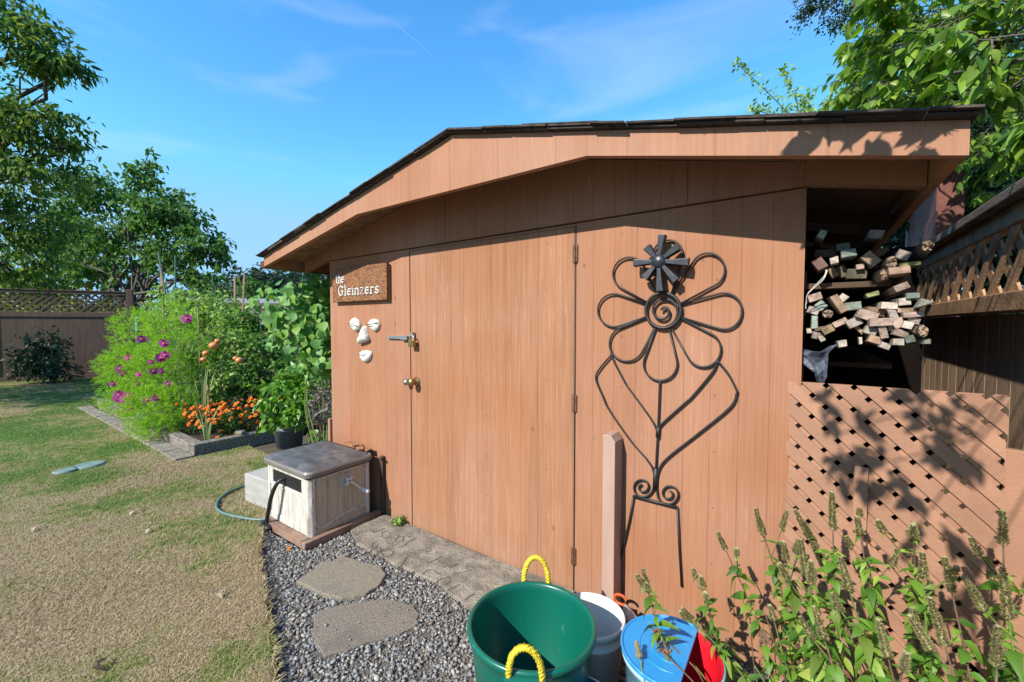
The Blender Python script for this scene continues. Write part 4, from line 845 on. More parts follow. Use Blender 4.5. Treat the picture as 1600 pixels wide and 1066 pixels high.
# lid, rounded with raised panel
g = MB(); rings = [(.012, bz1+.002, .05), (.024, bz1+.006, .055), (.026, bz1+.030, .055), (.018, bz1+.042, .05)]
prev = None; vs_ = []
for e_, z, r__ in rings: vs_ += rr_ring(bx0-e_, bx1+e_, by0-e_, by1+e_*.6, z, r__)
k2 = len(rr_ring(0, 1, 0, 1, 0, .1)); g.add(vs_, [(i*k2+k_, i*k2+(k_+1) % k2, (i+1)*k2+(k_+1) % k2, (i+1)*k2+k_) for i in range(3) for k_ in range(k2)]+[tuple(range(k2-1, -1, -1)), tuple(range(3*k2, 4*k2))])
lid = g.build('lid', m_lidrim, hb)
g = MB(); vs_ = rr_ring(bx0-.012, bx1+.010, by0-.012, by1-.005, bz1+.0425, .05)+rr_ring(bx0+.0, bx1-.02, by0+.01, by1-.01, bz1+.055, .04)+rr_ring(bx0+.06, bx1-.09, by0+.06, by1-.05, bz1+.064, .05)
g.add(vs_, [(i*k2+k_, i*k2+(k_+1) % k2, (i+1)*k2+(k_+1) % k2, (i+1)*k2+k_) for i in range(2) for k_ in range(k2)]+[tuple(range(2*k2, 3*k2))]); g.build('lid_panel', m_lid, lid, True)
# crank on the side
cp = X(542, 750, bx1); g = MB(); g.lathe((bx1-.012, cp[1], cp[2]), [(.0, 0), (.042, 0), (.042, .014), (.036, .016), (.034, .010), (.012, .010)], 26, (1, 0, 0)); g.tube([(bx1-.01, cp[1], cp[2]), (bx1+.03, cp[1], cp[2])], .015, 12); crank = g.build('crank_hub', m_resin_l, hb, True)
q1 = X(566, 765, bx1+.03); q2 = X(577, 770, bx1+.05)
g = MB()
for a_ in range(4): q = R(45+90*a_); g.box(-.006, .006, -.006, .034, -.006, .006, Matrix.Translation((bx1+.026, cp[1], cp[2])) @ Matrix.Rotation(q, 4, 'X'))
g.tube([(bx1+.03, cp[1]+.01, cp[2]-.006), (bx1+.034, q1[1], q1[2])], .007, 8); g.build('crank_arm', m_wplast, crank)
g = MB(); g.tube([(bx1+.034, q1[1]-.006, q1[2]+.002), (bx1+.045, q1[1]+.003, q1[2]), (bx1+.085, q1[1]+.012, q1[2]-.008)], .0135, 12); g.build('crank_grip', m_wplast, crank, True)
# hoses
g = MB(); pth = [X(453, 742, -2.86)]; pth = [np.array([-2.80, by0+.03, .36]), np.array([-2.82, by0-.03, .34]), np.array([-2.86, by0-.055, .25]), np.array([-2.90, by0-.06, .13]), np.array([-2.92, by0-.065, .06]), np.array([-2.90, by0-.075, .035])]
g.tube(spl(pth), .013, 10); tag(g.build('leader_hose', m_black, smooth=True), 'black leader hose curving out of the box opening to the ground', 'hose')
zz = .058; hp = [np.array([-2.93, by0-.075, .04])]+[G(x, y, zz) for x, y in ((418, 812), (398, 812), (372, 808), (352, 803), (341, 797), (338, 789), (345, 778), (362, 767), (388, 757))]
g = MB(); g.tube(spl(hp), .0095, 10); tag(g.build('garden_hose', m_hose, smooth=True), 'pale green hose looping over lawn from the hose box', 'hose')
g = MB(); g.lathe((-2.935, by0-.085, .045), [(0, -.03), (.016, -.03), (.02, -.01), (.02, .02), (.012, .03), (0, .03)], 14, (.6, -.2, .2)); g.ball((-2.89, by0-.07, .03), (.035, .03, .022)); tag(g.build('hose_connector', m_black, smooth=True), 'dark hose coupling on the ground at the foot of box', 'hose connector')
# timber frame under box
for nm, bb_, lb in (('timber_batten', (-2.492, -2.45, -.588, -.03, .0, .05), 'reddish timber batten along the right foot of the hose box'), ('timber_batten', (-3.1, -2.494, -.588, -.534, .0, .052), 'earthy timber batten along the front foot of the hose box')):
    g = MB(); g.box(*bb_); tag(g.build(nm, mat('stained_batten', (.30, .17, .12), .85, .3, 9, (1, 1, 1), .4, 60, dirt=((.33, .28, .22), 12, .5, .6)), bevel=.004), lb, 'batten', 'battens framing the hose box')
g = MB(); M_ = Matrix.Translation((-3.29, -.40, .03)) @ Matrix.Rotation(R(4), 4, 'Z'); g.box(-.17, .19, -.10, .12, 0, .225, M_); tag(g.build('concrete_block', m_block, bevel=.008), 'pale concrete block behind left of the hose box', 'concrete block')
# cedar offcuts on the lid
for k_, (x, y, z, w_, l_, a_, lb) in enumerate(((-2.66, -.06, .476, .05, .17, 62, 'lower cedar offcut lying on the lid against the wall'), (-2.74, -.07, .488, .045, .16, 75, 'upper cedar offcut stacked on the lid corner'), (-2.60, -.05, .470, .04, .12, 85, 'short dark offcut at lid edge nearest door'))):
    g = MB(); g.box(-w_/2, w_/2, -l_/2, l_/2, 0, .011, Matrix.Translation((x, y, z)) @ Matrix.Rotation(R(a_), 4, 'Z') @ Matrix.Rotation(R(-3), 4, 'X')); tag(g.build('wood_offcut', mat('cedar', (.36, .17, .08), .8, .3, 20, (1, 1, 1), .3, 60), bevel=.002), lb, 'wood offcut', 'wood offcuts on the hose box')
g = MB(); g.box(-2.47, -2.435, -.028, -.004, .02, .44); g.tube([(-2.455, -.035, .43), (-2.42, -.05, .435)], .008, 8); tag(g.build('wall_batten', m_dark, bevel=.002), 'narrow dark batten fixed to the wall behind the hose box', 'batten')
# ---------------------------------------------------------------- buckets
def rope(mb, path, r, twists):
    path = [np.array(p) for p in path]; L = len(path)
    for s_ in range(3):
        o = []
        for i in range(L):
            t = path[min(i+1, L-1)]-path[max(i-1, 0)]; t /= np.linalg.norm(t); u = np.cross(t, np.array([.3, .2, .9])); u /= np.linalg.norm(u); v_ = np.cross(t, u); q = 2*math.pi*(i/L*twists+s_/3)
            o.append(path[i]+(u*math.cos(q)+v_*math.sin(q))*r*.62)
        mb.tube(o, r*.58, 7)
gc = np.array([-.735, -.725, 0]); gr = .2
tb_ = thing('muck_tub', gc, 'big dark green plastic tub with two yellow rope handles', 'tub')
g = MB(); H = .375
g.lathe(gc, [(0, .012), (.150, .012), (.160, .02), (gr-.004, H-.02), (gr, H), (gr+.004, H+.006), (gr+.012, H+.007), (gr+.017, H), (gr+.016, H-.012), (gr+.009, H-.02), (gr+.003, H-.05), (.166, 0), (0, 0)], 64); g.build('tub', m_green, tb_, True)
for (px, py) in ((828, 880), (848, 1030)):
    d = None
for ang_, lb in ((118, 'b'), (-62, 'f')):
    q = R(ang_); ctr = gc+np.array([math.cos(q), math.sin(q), 0])*(gr+.016); tn = np.array([-math.sin(q), math.cos(q), 0]); nn = np.array([math.cos(q), math.sin(q), 0])
    g = MB(); a5 = [ctr+tn*s_*.062+np.array([0, 0, z_]) for s_, z_ in ((-1, H-.055), (1, H-.055), (1, H-.002), (-1, H-.002))]; g.prism([p_-nn*.008 for p_ in a5], nn*.026); g.build('handle_lug', m_green, tb_, bevel=.008)
    g = MB(); pth = [ctr+nn*(.004+.010*math.sin(t))+tn*.048*math.cos(t)*(1 if True else 1)+np.array([0, 0, H-.012+.105*math.sin(t)**.8]) for t in np.linspace(.02, math.pi-.02, 46)]
    pth = [ctr+nn*.004+tn*.048+np.array([0, 0, H-.04])]+pth+[ctr+nn*.004-tn*.048+np.array([0, 0, H-.04])]
    rope(g, pth, .0095, 11); g.build('rope_handle', m_rope, tb_, True)
def bucket(name, c, r, h, label, mo, taper=.86, group='buckets along the foot of the shed', lip=.006):
    t = thing(name, c, label, 'bucket', group); c = np.array(c, float)
    g = MB(); g.lathe(c, [(0, .006), (r*taper-.004, .006), (r-.004, h-.003), (r-.002, h+.001), (r+lip*.4, h+.002), (r+lip, h-.002), (r+lip, h-.018), (r, h-.020), (r, h-.05), (r+lip*.7, h-.052), (r+lip*.7, h-.06), (r-.002, h-.064), (r*taper, 0), (0, 0)], 56); g.build('bucket', mo, t, True); return t
wb = bucket('white_bucket', (-.665, -.405, 0), .128, .245, 'empty white plastic bucket between green tub and the picket', m_wplast)
g = MB(); 
for k_ in range(9): q = R(-48+k_*6); g.tube([(-.665+.1235*math.cos(q+s_), -.405+.1235*math.sin(q+s_), .165-.012*(k_ % 4)) for s_ in (0, .03, .06)], .0014, 4)
g.build('faded_print', mat('faded_ink', (.3, .3, .32), .6), wb)
db = bucket('blue_bucket', (-.545, -.735, 0), .10, .20, 'small dark blue bucket tucked behind right side of green tub', m_dblue)
g = MB(); g.lathe((-.545, -.735, .2), [(.100, 0), (.104, .004), (.109, 0), (.108, -.012)], 40); g.build('rim', m_wplast, db, True)
bc = np.array([-.335, -.50, 0]); br = .150; bh = .305
bb2 = thing('lidded_pail', bc, 'pale blue pail with bright blue half lid over a red inside', 'bucket', 'buckets along the foot of the shed')
g = MB(); g.lathe(bc, [(br*.84, 0), (br, bh-.02), (br+.008, bh-.018), (br+.009, bh-.002), (br+.004, bh)], 60); g.build('bucket', m_pblue, bb2, True)
g = MB(); g.lathe(bc, [(0, .05), (br*.84, .05), (br-.006, bh-.002), (br+.0035, bh+.0015)], 60); g.build('inner_liner', m_redp, bb2, True)
g = MB(); cut = None; dirv = unit(np.array([W(1090, 985)[0]-W(1062, 1066)[0], 0, 0.]))
# lid: disc cut by a chord, normal pointing away from the covered part
ca_ = G(1090, 985, .315)[:2]; cb2 = G(1064, 1066, .315)[:2]; ct_ = unit(cb2-ca_); cn = np.array([-ct_[1], ct_[0]]); cn = cn if cn[0] > 0 else -cn; CO = float(np.dot(cn, ca_-bc[:2])); pts_ = []
for k_ in range(72):
    q = 2*math.pi*k_/72; x, y = (br+.011)*math.cos(q), (br+.011)*math.sin(q); pts_.append((x, y))
pl_ = clip(pts_, cn[0], cn[1], CO)
g.prism([bc+np.array([x, y, bh+.003]) for x, y in pl_], (0, 0, .010)); 
g.tube([bc+np.array([x*.98, y*.98, bh+.0125]) for x, y in pl_ if cn[0]*x+cn[1]*y < CO-.001], .005, 8)
lidb = g.build('half_lid', m_bplast, bb2, bevel=.002)
g = MB()
for rr_ in (.10, .06):
    arc = [(rr_*math.cos(q), rr_*math.sin(q)) for q in np.linspace(0, 2*math.pi, 60)]; arc = [p_ for p_ in arc if cn[0]*p_[0]+cn[1]*p_[1] < CO-.01]
    arc.sort(key=lambda p_: (math.atan2(p_[1], p_[0])-math.atan2(cn[1], cn[0])) % (2*math.pi)); g.tube([bc+np.array([x, y, bh+.0128]) for x, y in arc], .0022, 6)
g.build('moulded_ring', m_bplast, lidb, True)
# scrap by the picket: orange clamp-handled stick and bits
g = MB(); a = G(985, 935, .10); b = G(1010, 975, .03); a = np.array([-.62, -.13, .13]); b = np.array([-.50, -.30, .16])
g.tube([a, (a+b)/2+np.array([0, 0, .006]), b], [.016, .022, .018], 6); tag(g.build('driftwood', MATS['wood_white']), 'bleached split branch between picket and blue-lidded pail', 'branch')
for k_, (x, y, z, lb) in enumerate(((-.655, -.10, .14, 'upper orange plastic clamp on the bleached branch end'), (-.665, -.17, .06, 'lower orange plastic clamp in the dark beside the picket'))):
    g = MB(); g.tube([np.array([x, y, z])+np.array([.028*math.cos(q), -.005, .022*math.sin(q)]) for q in np.linspace(.4, 5.6, 16)], .0065, 7); g.box(x-.03, x+.02, y-.012, y+.004, z-.03, z-.018); tag(g.build('clamp', mat('orange_plastic', (.62, .11, .03), .5, .2, 20)), lb, 'clamp', 'orange clamps')
g = MB(); r_ = random.Random(3)
for k_ in range(26):
    p0 = np.array([r_.uniform(-.66, -.40), r_.uniform(-.30, -.04), r_.uniform(.01, .06)]); q = r_.uniform(0, 3.14); l_ = r_.uniform(.04, .13); g.tube([p0, p0+np.array([math.cos(q), math.sin(q), r_.uniform(-.05, .3)])*l_], r_.uniform(.002, .006), 5)
tag(g.build('twig_litter', m_stemb), 'loose dry twigs and bark litter between the buckets and wall', 'twigs', kind='stuff')
# ---------------------------------------------------------------- raised bed
bed = thing('raised_bed', (-5.1, .2, 0), 'low weathered timber raised bed edging the flower garden', 'raised bed')
g = MB(); g.box(-5.17, -5.06, -.33, .47, 0, .155); g.build('timber', m_timber, bed, bevel=.01)
g = MB(); M_ = Matrix.Translation((-5.172, -.33, 0)) @ Matrix.Rotation(R(-1.0), 4, 'Z'); g.box(-4.4, 0, 0, .11, 0, .15, M_); g.build('timber', m_timber, bed, bevel=.01)
g = MB(); g.box(-9.4, -5.16, -.2, 6, 0, .10); g.box(-5.17, -5.07, .47, 6, 0, .10); tag(g.build('soil_bed', m_soil, bed), 'dark soil inside the timbers')
pv = thing('paver_strip', (-6, -.43, 0), 'row of flat grey pavers along the left side of raised bed', 'paving')
x = -5.0; k_ = 0
while x > -9.3:
    g = MB(); g.box(x-.40, x-.006, -.50+.005*(k_ % 2), -.345, .02, .062+.003*(k_ % 3)); g.build('paver', m_conc, pv, bevel=.005); x -= .405; k_ += 1
# ---------------------------------------------------------------- foliage generators
def shell_pts(c, r, n, inner=.35):
    d = unit(rng.normal(size=(n, 3))); t = rng.uniform(inner**3, 1, n)**(1/3); return np.array(c)+d*np.array(r)*t[:, None], d
def leafcloud(specs, L, Wd, simple=False, droop=.5, out_=.8, up=.6, curl=.3, jl=.35):
    """specs: list of (centre, radii, n); leaves pointing outward and down, along invisible sprays"""
    parts = []
    for c, r, n in specs:
        nc = max(3, n//14); C_, D_ = shell_pts(c, r, nc)
        idx = rng.integers(0, nc, n); sp = np.array(r)*.16+L*.7
        tt = rng.uniform(-1, 1, (n, 1)); Pn = C_[idx]+D_[idx]*tt*sp+rng.normal(size=(n, 3))*sp*.38
        D = D_[idx]*out_+rng.normal(size=(n, 3))*.7+np.array([0, 0, -droop]); Nn = rng.normal(size=(n, 3))*.6+np.array([0, 0, up])+D_[idx]*.5
        l_ = L*rng.uniform(1-jl, 1+jl, n); parts.append(leaves(Pn, D, Nn, l_, l_*Wd, curl, .2, simple))
    return merge(parts)
def branch(mb, a, b, r0, r1, seed, n=6, wob=.08, sides=6):
    r = random.Random(seed); a = np.array(a, float); b = np.array(b, float); L = np.linalg.norm(b-a)
    pts_ = [a+(b-a)*i/n+(np.array([r.uniform(-1, 1) for _ in range(3)])*L*wob*(1 if 0 < i < n else 0))-np.array([0, 0, -math.sin(math.pi*i/n)*L*.06]) for i in range(n+1)]
    mb.tube(pts_, [r0+(r1-r0)*i/n for i in range(n+1)], sides); return pts_
def tree(name, label, base, fork, specs, L, Wd, lm, bark, tr_r=.12, group=None, simple=False, twigs=3, seed=1, droop=.5, cat='tree', **kw):
    t = thing(name, base, label, cat, group); mb = MB(); r = random.Random(seed)
    base = np.array(base, float); fork = np.array(fork, float)
    branch(mb, base, fork, tr_r, tr_r*.7, seed, wob=.03, sides=9)
    for i, (c, rad, n) in enumerate(specs):
        pts_ = branch(mb, fork+np.array([0, 0, -r.uniform(0, .15)*np.linalg.norm(fork-base)]), c, tr_r*.45, tr_r*.12, seed*31+i)
        for k_ in range(twigs):
            d = unit(np.array([r.uniform(-1, 1) for _ in range(3)])); branch(mb, pts_[r.randint(3, 6)], np.array(c)+d*np.array(rad)*.85, tr_r*.12, tr_r*.03, seed*57+i*7+k_, 4, .06, 5)
    mb.build('trunk', bark, t, True)
    V, T = leafcloud(specs, L, Wd, simple, droop, **kw); np_mesh('crown', V, T, lm, t); return t
def PC(lst): return [(P(px, py, d), (rx, ry, rz), n) for px, py, d, rx, ry, rz, n in lst]
# ---------------------------------------------------------------- far left: fence, trees, house
lf = thing('boundary_fence', (-14.8, 0, 0), 'tall mauve brown fence with lattice top across the far lawn', 'fence')
fa = np.array([-16.9, -4.5, 0]); fb_ = np.array([-14.3, 1.2, 0]); fd = unit(fb_-fa); fL = np.linalg.norm(fb_-fa); fn = np.array([fd[1], -fd[0], 0])
ztop = 2.19; zr = 1.70
def fbox(g, s0, s1, d0, d1_, z0, z1, o=fa, d=fd, n=fn): g.hexa([o+d*s0+n*d0+ZU*z0, o+d*s1+n*d0+ZU*z0, o+d*s1+n*d1_+ZU*z0, o+d*s0+n*d1_+ZU*z0], [o+d*s0+n*d0+ZU*z1, o+d*s1+n*d0+ZU*z1, o+d*s1+n*d1_+ZU*z1, o+d*s0+n*d1_+ZU*z1])
g = MB(); s_ = 0
while s_ < fL-.1: fbox(g, s_+.004, s_+.136, -.01+.006*(int(s_*100) % 2), .012, .12, zr-.14); s_ += .142
fbox(g, 0, fL, .0125, .016, .12, zr-.14); g.build('board_panel', m_fence, lf)
for z0, z1 in ((zr-.14, zr-.02), (.02, .14), (ztop-.07, ztop)):
    g = MB(); fbox(g, 0, fL, -.02, .035, z0, z1); g.build('rail', m_fence, lf, bevel=.006)
g = MB(); fbox(g, -.1, fL+.05, -.05, .05, ztop+.001, ztop+.03); g.build('cap_rail', m_fence, lf, bevel=.006)
lattice('lattice', fa+ZU*(zr-.02), fd, (0, 0, 1), fL, ztop-zr-.05, .10, .040, .008, m_fence, lf)
for s_ in (fL, fL-2.5, fL-5.0):
    g = MB(); fbox(g, s_-.02, s_+.10, -.06, .06, 0, ztop+.09); g.build('post', m_fence, lf, bevel=.008)
f2 = thing('garden_fence', (-12, 5, 0), 'darker lattice-topped fence half hidden behind the vegetable garden', 'fence')
o2 = np.array([-14.25, 1.35, 0]); e2 = np.array([-8.2, 7.8, 0]); d2_ = unit(e2-o2); n2_ = np.array([d2_[1], -d2_[0], 0]); L2 = np.linalg.norm(e2-o2)
g = MB(); s_ = 0
while s_ < L2-.1: fbox(g, s_+.004, s_+.136, -.01, .012, .05, 1.45, o2, d2_, n2_); s_ += .142
fbox(g, 0, L2, .0125, .016, .05, 1.45, o2, d2_, n2_); g.build('board_panel', m_fence, f2)
g = MB(); fbox(g, 0, L2, -.02, .035, 1.45, 1.52, o2, d2_, n2_); g.build('rail', m_fence, f2)
g = MB(); fbox(g, 0, L2, -.03, .045, 1.90, 1.96, o2, d2_, n2_); g.build('cap_rail', m_fence, f2)
lattice('lattice', o2+ZU*1.52, d2_, (0, 0, 1), L2, .38, .10, .042, .008, m_fence, f2)
# dark rounded shrub before the fence
tree('camellia_shrub', 'dark glossy rounded shrub in front of the far left fence', G(68, 600)+np.array([.1, 0, 0]), G(68, 600)+np.array([.1, 0, .35]),
     PC([(68, 560, 9.55, .42, .42, .42, 900), (50, 570, 9.4, .32, .3, .3, 400), (88, 575, 9.4, .3, .3, .3, 400), (65, 535, 9.6, .3, .3, .25, 400)]), .085, .28, L_dark, m_barkg, .03, cat='shrub', seed=4)
# big left tree, near, crown reaching in from outside the frame
tree('walnut_tree', 'tall tree with drooping dark leaves filling the upper left corner', P(-230, 640, 6.5)*np.array([1, 1, 0]), P(-120, 330, 6.8),
     PC([(20, 60, 6.0, .55, .55, .42, 930), (70, 95, 6.1, .38, .38, .2, 496), (105, 100, 6.1, .2, .22, .1, 161), (30, 190, 6.3, .6, .6, .35, 930), (90, 185, 6.4, .3, .3, .10, 186), (0, 10, 6.2, .6, .6, .35, 682), (10, 280, 6.8, .9, .9, .45, 1240), (75, 265, 6.6, .5, .5, .3, 620), (110, 225, 6.5, .22, .22, .14, 124), (-20, 370, 7.0, .9, .9, .45, 1116), (50, 350, 7.1, .6, .6, .4, 744), (-60, 140, 6.2, .6, .6, .6, 620), (20, 425, 7.4, .7, .7, .25, 558)])+[((-13.0, -4.2, 3.3), (1.3, 1.0, .8), 3200), ((-11.8, -4.4, 3.6), (1.0, .9, .8), 2200), ((-14.2, -4.6, 3.7), (1.0, .9, .8), 2000)],
     .12, .17, L_left, m_bark, .14, seed=11, droop=.75, simple=False)
# lime green tree glimpsed beneath
tree('maple_tree', 'yellow green tree glowing behind the top of the left fence', P(90, 560, 14)*np.array([1, 1, 0]), P(95, 470, 14),
     PC([(90, 400, 14, 1.1, 1.1, .8, 1700), (150, 385, 14.5, .9, .9, .6, 1100), (55, 440, 13.6, .8, .8, .5, 900), (150, 435, 14.2, .8, .8, .5, 700), (60, 485, 13.8, 1.0, .8, .45, 900), (130, 480, 14.0, .9, .8, .45, 900), (180, 485, 14.3, .8, .6, .45, 600), (10, 470, 13.8, .9, .8, .5, 700)]), .13, .32, L_yel, m_barkg, .12, seed=5)
# middle tree with visible limbs
tree('cherry_tree', 'broad dark green cherry tree with forked limbs behind the fence', P(195, 585, 12.5)*np.array([1, 1, 0]), P(200, 480, 12.5),
     PC([(225, 285, 12.4, .38, .38, .75, 468), (235, 335, 12.4, .8, .8, .6, 936), (165, 300, 12.8, .9, .9, .55, 1080), (120, 330, 13, .8, .8, .6, 864), (175, 365, 12.6, .9, .9, .5, 864), (280, 345, 12.3, .8, .8, .65, 1080), (320, 385, 12.2, .55, .55, .55, 648), (275, 400, 12.4, .8, .8, .45, 720), (345, 400, 12.1, .18, .18, .5, 115), (335, 435, 12.0, .35, .35, .25, 158), (228, 400, 12.6, .7, .7, .35, 432), (270, 310, 12.3, .3, .3, .35, 187), (234, 250, 12.4, .12, .12, .3, 50), (150, 410, 12.9, .9, .9, .4, 648), (205, 435, 12.8, .7, .7, .3, 360), (300, 430, 12.3, .6, .6, .25, 360), (100, 380, 13, .6, .6, .4, 432)]),
     .15, .27, L_mid, m_barkg, .13, seed=8, droop=.7)
# far oaks
for k_, (px, py, d, rw, rh, lb) in enumerate(((395, 452, 30, 2.2, 1.5, 'distant blue green oak crown seen over the tall tomato stakes'), (440, 448, 34, 2.4, 1.3, 'distant oak crown partly behind the leafy vine'), (330, 470, 26, 2.0, 1.0, 'grey green distant tree low behind the green stakes'), (485, 448, 32, 2.6, 1.6, 'distant tree just under the left end of the shed eave'), (20, 470, 24, 2.6, 1.4, 'distant tree low behind left fence lattice'))):
    c_ = P(px, py, d); lm_ = L_far if k_ != 2 else L_olive
    tree('oak_tree', lb, (c_[0], c_[1], 0), c_-np.array([0, 0, rh*.8]), [(c_, (rw, rw, rh), 1300), (c_+np.array([rw*.5, .3, rh*.3]), (rw*.6, rw*.6, rh*.6), 600), (c_+np.array([-rw*.6, .2, rh*.1]), (rw*.6, rw*.6, rh*.6), 600)], .26, .4, lm_, m_barkg, .2, 'distant trees beyond the gardens', True, 2, 20+k_)
# neighbour house roof
hs_ = thing('neighbour_house', P(385, 560, 22)*np.array([1, 1, 0]), 'neighbouring house with a grey roof just showing behind the stakes', 'house')
c_ = P(392, 480, 22); dx_ = np.array([.8, .6, 0]); dy_ = np.array([-.6, .8, 0])
g = MB(); a = c_*np.array([1, 1, 0]); g.hexa([a-dx_*3-dy_*2.5, a+dx_*3-dy_*2.5, a+dx_*3+dy_*2.5, a-dx_*3+dy_*2.5], [q+ZU*1.9 for q in (a-dx_*3-dy_*2.5, a+dx_*3-dy_*2.5, a+dx_*3+dy_*2.5, a-dx_*3+dy_*2.5)]); g.build('wall', mat('grey_render', (.35, .35, .36), .8), hs_)
g = MB(); g.prism([a-dx_*3.3-dy_*2.8+ZU*1.91, a-dx_*3.3+dy_*2.8+ZU*1.91, a-dx_*3.3+ZU*2.75], dx_*6.6); g.build('roof', mat('grey_roof', (.26, .28, .31), .8, .2, 30), hs_)
# hedge mass behind the garden (brown red hedge top)
tree('plum_shrub', 'purplish brown bush behind the cosmos and green stakes', P(300, 560, 11)*np.array([1, 1, 0]), P(300, 500, 11), PC([(300, 478, 11, .7, .5, .22, 700), (340, 482, 11, .5, .5, .2, 400)]), .07, .35, leafmat('purple_leaf', [(.06, .035, .03), (.10, .05, .04), (.05, .05, .03)], .6, .2), m_barkg, .04, cat='shrub', seed=31)
# ---------------------------------------------------------------- cosmos
cb_ = (-6.35, -.05, .1)
cos = thing('cosmos_plant', cb_, 'tall feathery lime green cosmos bush with magenta flowers', 'flowering plant')
specs = PC([(222, 520, 5.35, .27, .3, .30, 7000), (265, 505, 5.2, .24, .3, .28, 6000), (205, 580, 5.2, .33, .3, .30, 9000), (185, 575, 5.3, .17, .2, .22, 2500), (250, 580, 5.0, .30, .3, .33, 9000), (285, 560, 5.0, .15, .3, .30, 3500), (195, 625, 5.1, .22, .22, .16, 4000), (235, 640, 4.9, .28, .25, .25, 7000), (268, 635, 4.8, .16, .25, .25, 4500), (245, 670, 4.75, .16, .2, .12, 2500)])
parts = []
for c_, r__, n in specs:
    nc = int(n*1.35)//26; C_, D_ = shell_pts(c_, r__, nc, .5); idx = np.repeat(np.arange(nc), 26); n = len(idx)
    ax = unit(D_+rng.normal(size=(nc, 3))*.5+np.array([0, 0, .5])); t = rng.uniform(0, 1, n)
    Pn = C_[idx]+ax[idx]*(t*.09)[:, None]; D = ax[idx]*.8+rng.normal(size=(n, 3))*.75
    l_ = rng.uniform(.018, .042, n); parts.append(leaves(Pn, D, rng.normal(size=(n, 3)), l_, .00165, .3, 0, True))
V, T = merge(parts); np_mesh('foliage', V, T, L_feather, cos)
g = MB(); r_ = random.Random(4)
for k_ in range(46):
    c_, r__, _ = specs[k_ % len(specs)]; e_ = np.array(c_)+np.array([r_.uniform(-1, 1) for _ in range(3)])*np.array(r__)*.8
    g.tube([np.array([cb_[0]+r_.uniform(-.6, .45), cb_[1]+r_.uniform(-.05, .25), .1]), (np.array([cb_[0], cb_[1], .5])+e_)/2+np.array([r_.uniform(-.1, .1), 0, 0]), e_], [.006, .004, .002], 5)
g.build('stems', m_stem, cos)
def cosmos_flower(c, r, parent, seed, mt=m_magenta):
    rr_ = random.Random(seed); f = unit(CAM-c+np.array([rr_.uniform(-1.5, 1.5), rr_.uniform(-1.5, 1.5), rr_.uniform(.5, 2.5)])); u = unit(np.cross(f, ZU)); v_ = np.cross(f, u); n = 8
    q = np.array([2*math.pi*k_/n for k_ in range(n)]); D = np.cos(q)[:, None]*u+np.sin(q)[:, None]*v_+f*.12
    V, T = leaves(np.repeat([c], n, 0), D, np.repeat([f], n, 0), r, r*.36, .1, 0, shape=(.4, .5, .62)); o = np_mesh('flower', V, T, mt, parent)
    g = MB(); g.ball(c+f*.004, r*.2, 8, 5); g.build('flower_centre', m_yel, o, True)
for k_, (px, py, r__) in enumerate(((221, 530, .042), (256, 537, .046), (251, 559, .05), (258, 555, .045), (200, 560, .038), (187, 576, .042), (192, 583, .042), (217, 585, .032), (240, 580, .04), (186, 617, .05), (194, 623, .05), (200, 618, .045), (197, 629, .04), (230, 625, .042), (243, 622, .042), (193, 646, .046), (292, 498, .05), (184, 622, .045), (236, 566, .03), (214, 600, .03), (262, 600, .034), (176, 600, .03), (205, 640, .034), (252, 580, .03))):
    cosmos_flower(P(px, py, 4.72 if px > 215 else 4.85), r__*1.15, cos, k_)
# ---------------------------------------------------------------- tomato & garden plants
def bushy(name, label, specs, L, Wd, lm, base, cat='plant', group=None, stem=m_stem, nst=10, seed=3, droop=.4, **kw):
    t = thing(name, base, label, cat, group); V, T = leafcloud(specs, L, Wd, False, droop, **kw); np_mesh('foliage', V, T, lm, t)
    g = MB(); r = random.Random(seed); base = np.array(base, float)
    for k_ in range(nst):
        c_, rd, _ = specs[k_ % len(specs)]; e_ = np.array(c_)+np.array([r.uniform(-1, 1) for _ in range(3)])*np.array(rd)*.7; s_ = base+np.array([r.uniform(-.06, .06), r.uniform(-.06, .06), 0])
        g.tube([s_, (s_+e_)/2+np.array([r.uniform(-.04, .04), r.uniform(-.04, .04), .03]), e_], [.006, .004, .002], 5)
    g.build('stems', stem, t); return t
tom = bushy('tomato_plant', 'staked tomato plant carrying ripe orange tomatoes', PC([(330, 560, 5.5, .30, .3, .26, 1500), (345, 590, 5.3, .3, .3, .22, 1400), (325, 620, 5.2, .22, .2, .16, 700), (370, 540, 5.6, .25, .3, .26, 900)]), .055, .27, L_tom, (-6.0, .45, .1), nst=14)
for px, py, r__, hv in ((334, 540, .052, 1), (322, 552, .040, 1), (318, 562, .036, 1), (340, 533, .034, 1), (374, 563, .042, 0), (368, 560, .03, 0)):
    g = MB(); c_ = P(px, py, 5.0); g.ball(c_, (r__, r__, r__*.82), 16, 10); o = g.build('tomato', m_tom, tom, True)
    V, T = leaves(np.repeat([c_+np.array([0, 0, r__*.8])], 5, 0), [(math.cos(q), math.sin(q), -.2) for q in np.linspace(0, 5, 5)], [(0, 0, 1)]*5, r__*.7, r__*.12); np_mesh('calyx', V, T, L_tom, o)
bushy('tomato_plant', 'tall leafy tomato plant behind the cosmos, without visible fruit', PC([(300, 500, 6.3, .3, .3, .25, 900), (335, 485, 6.3, .35, .3, .25, 1100), (370, 500, 6.2, .3, .3, .25, 900), (290, 470, 6.6, .25, .2, .16, 400), (260, 455, 6.8, .15, .15, .14, 160)]), .06, .25, L_tom, (-7.2, .7, .1), seed=6, nst=14)
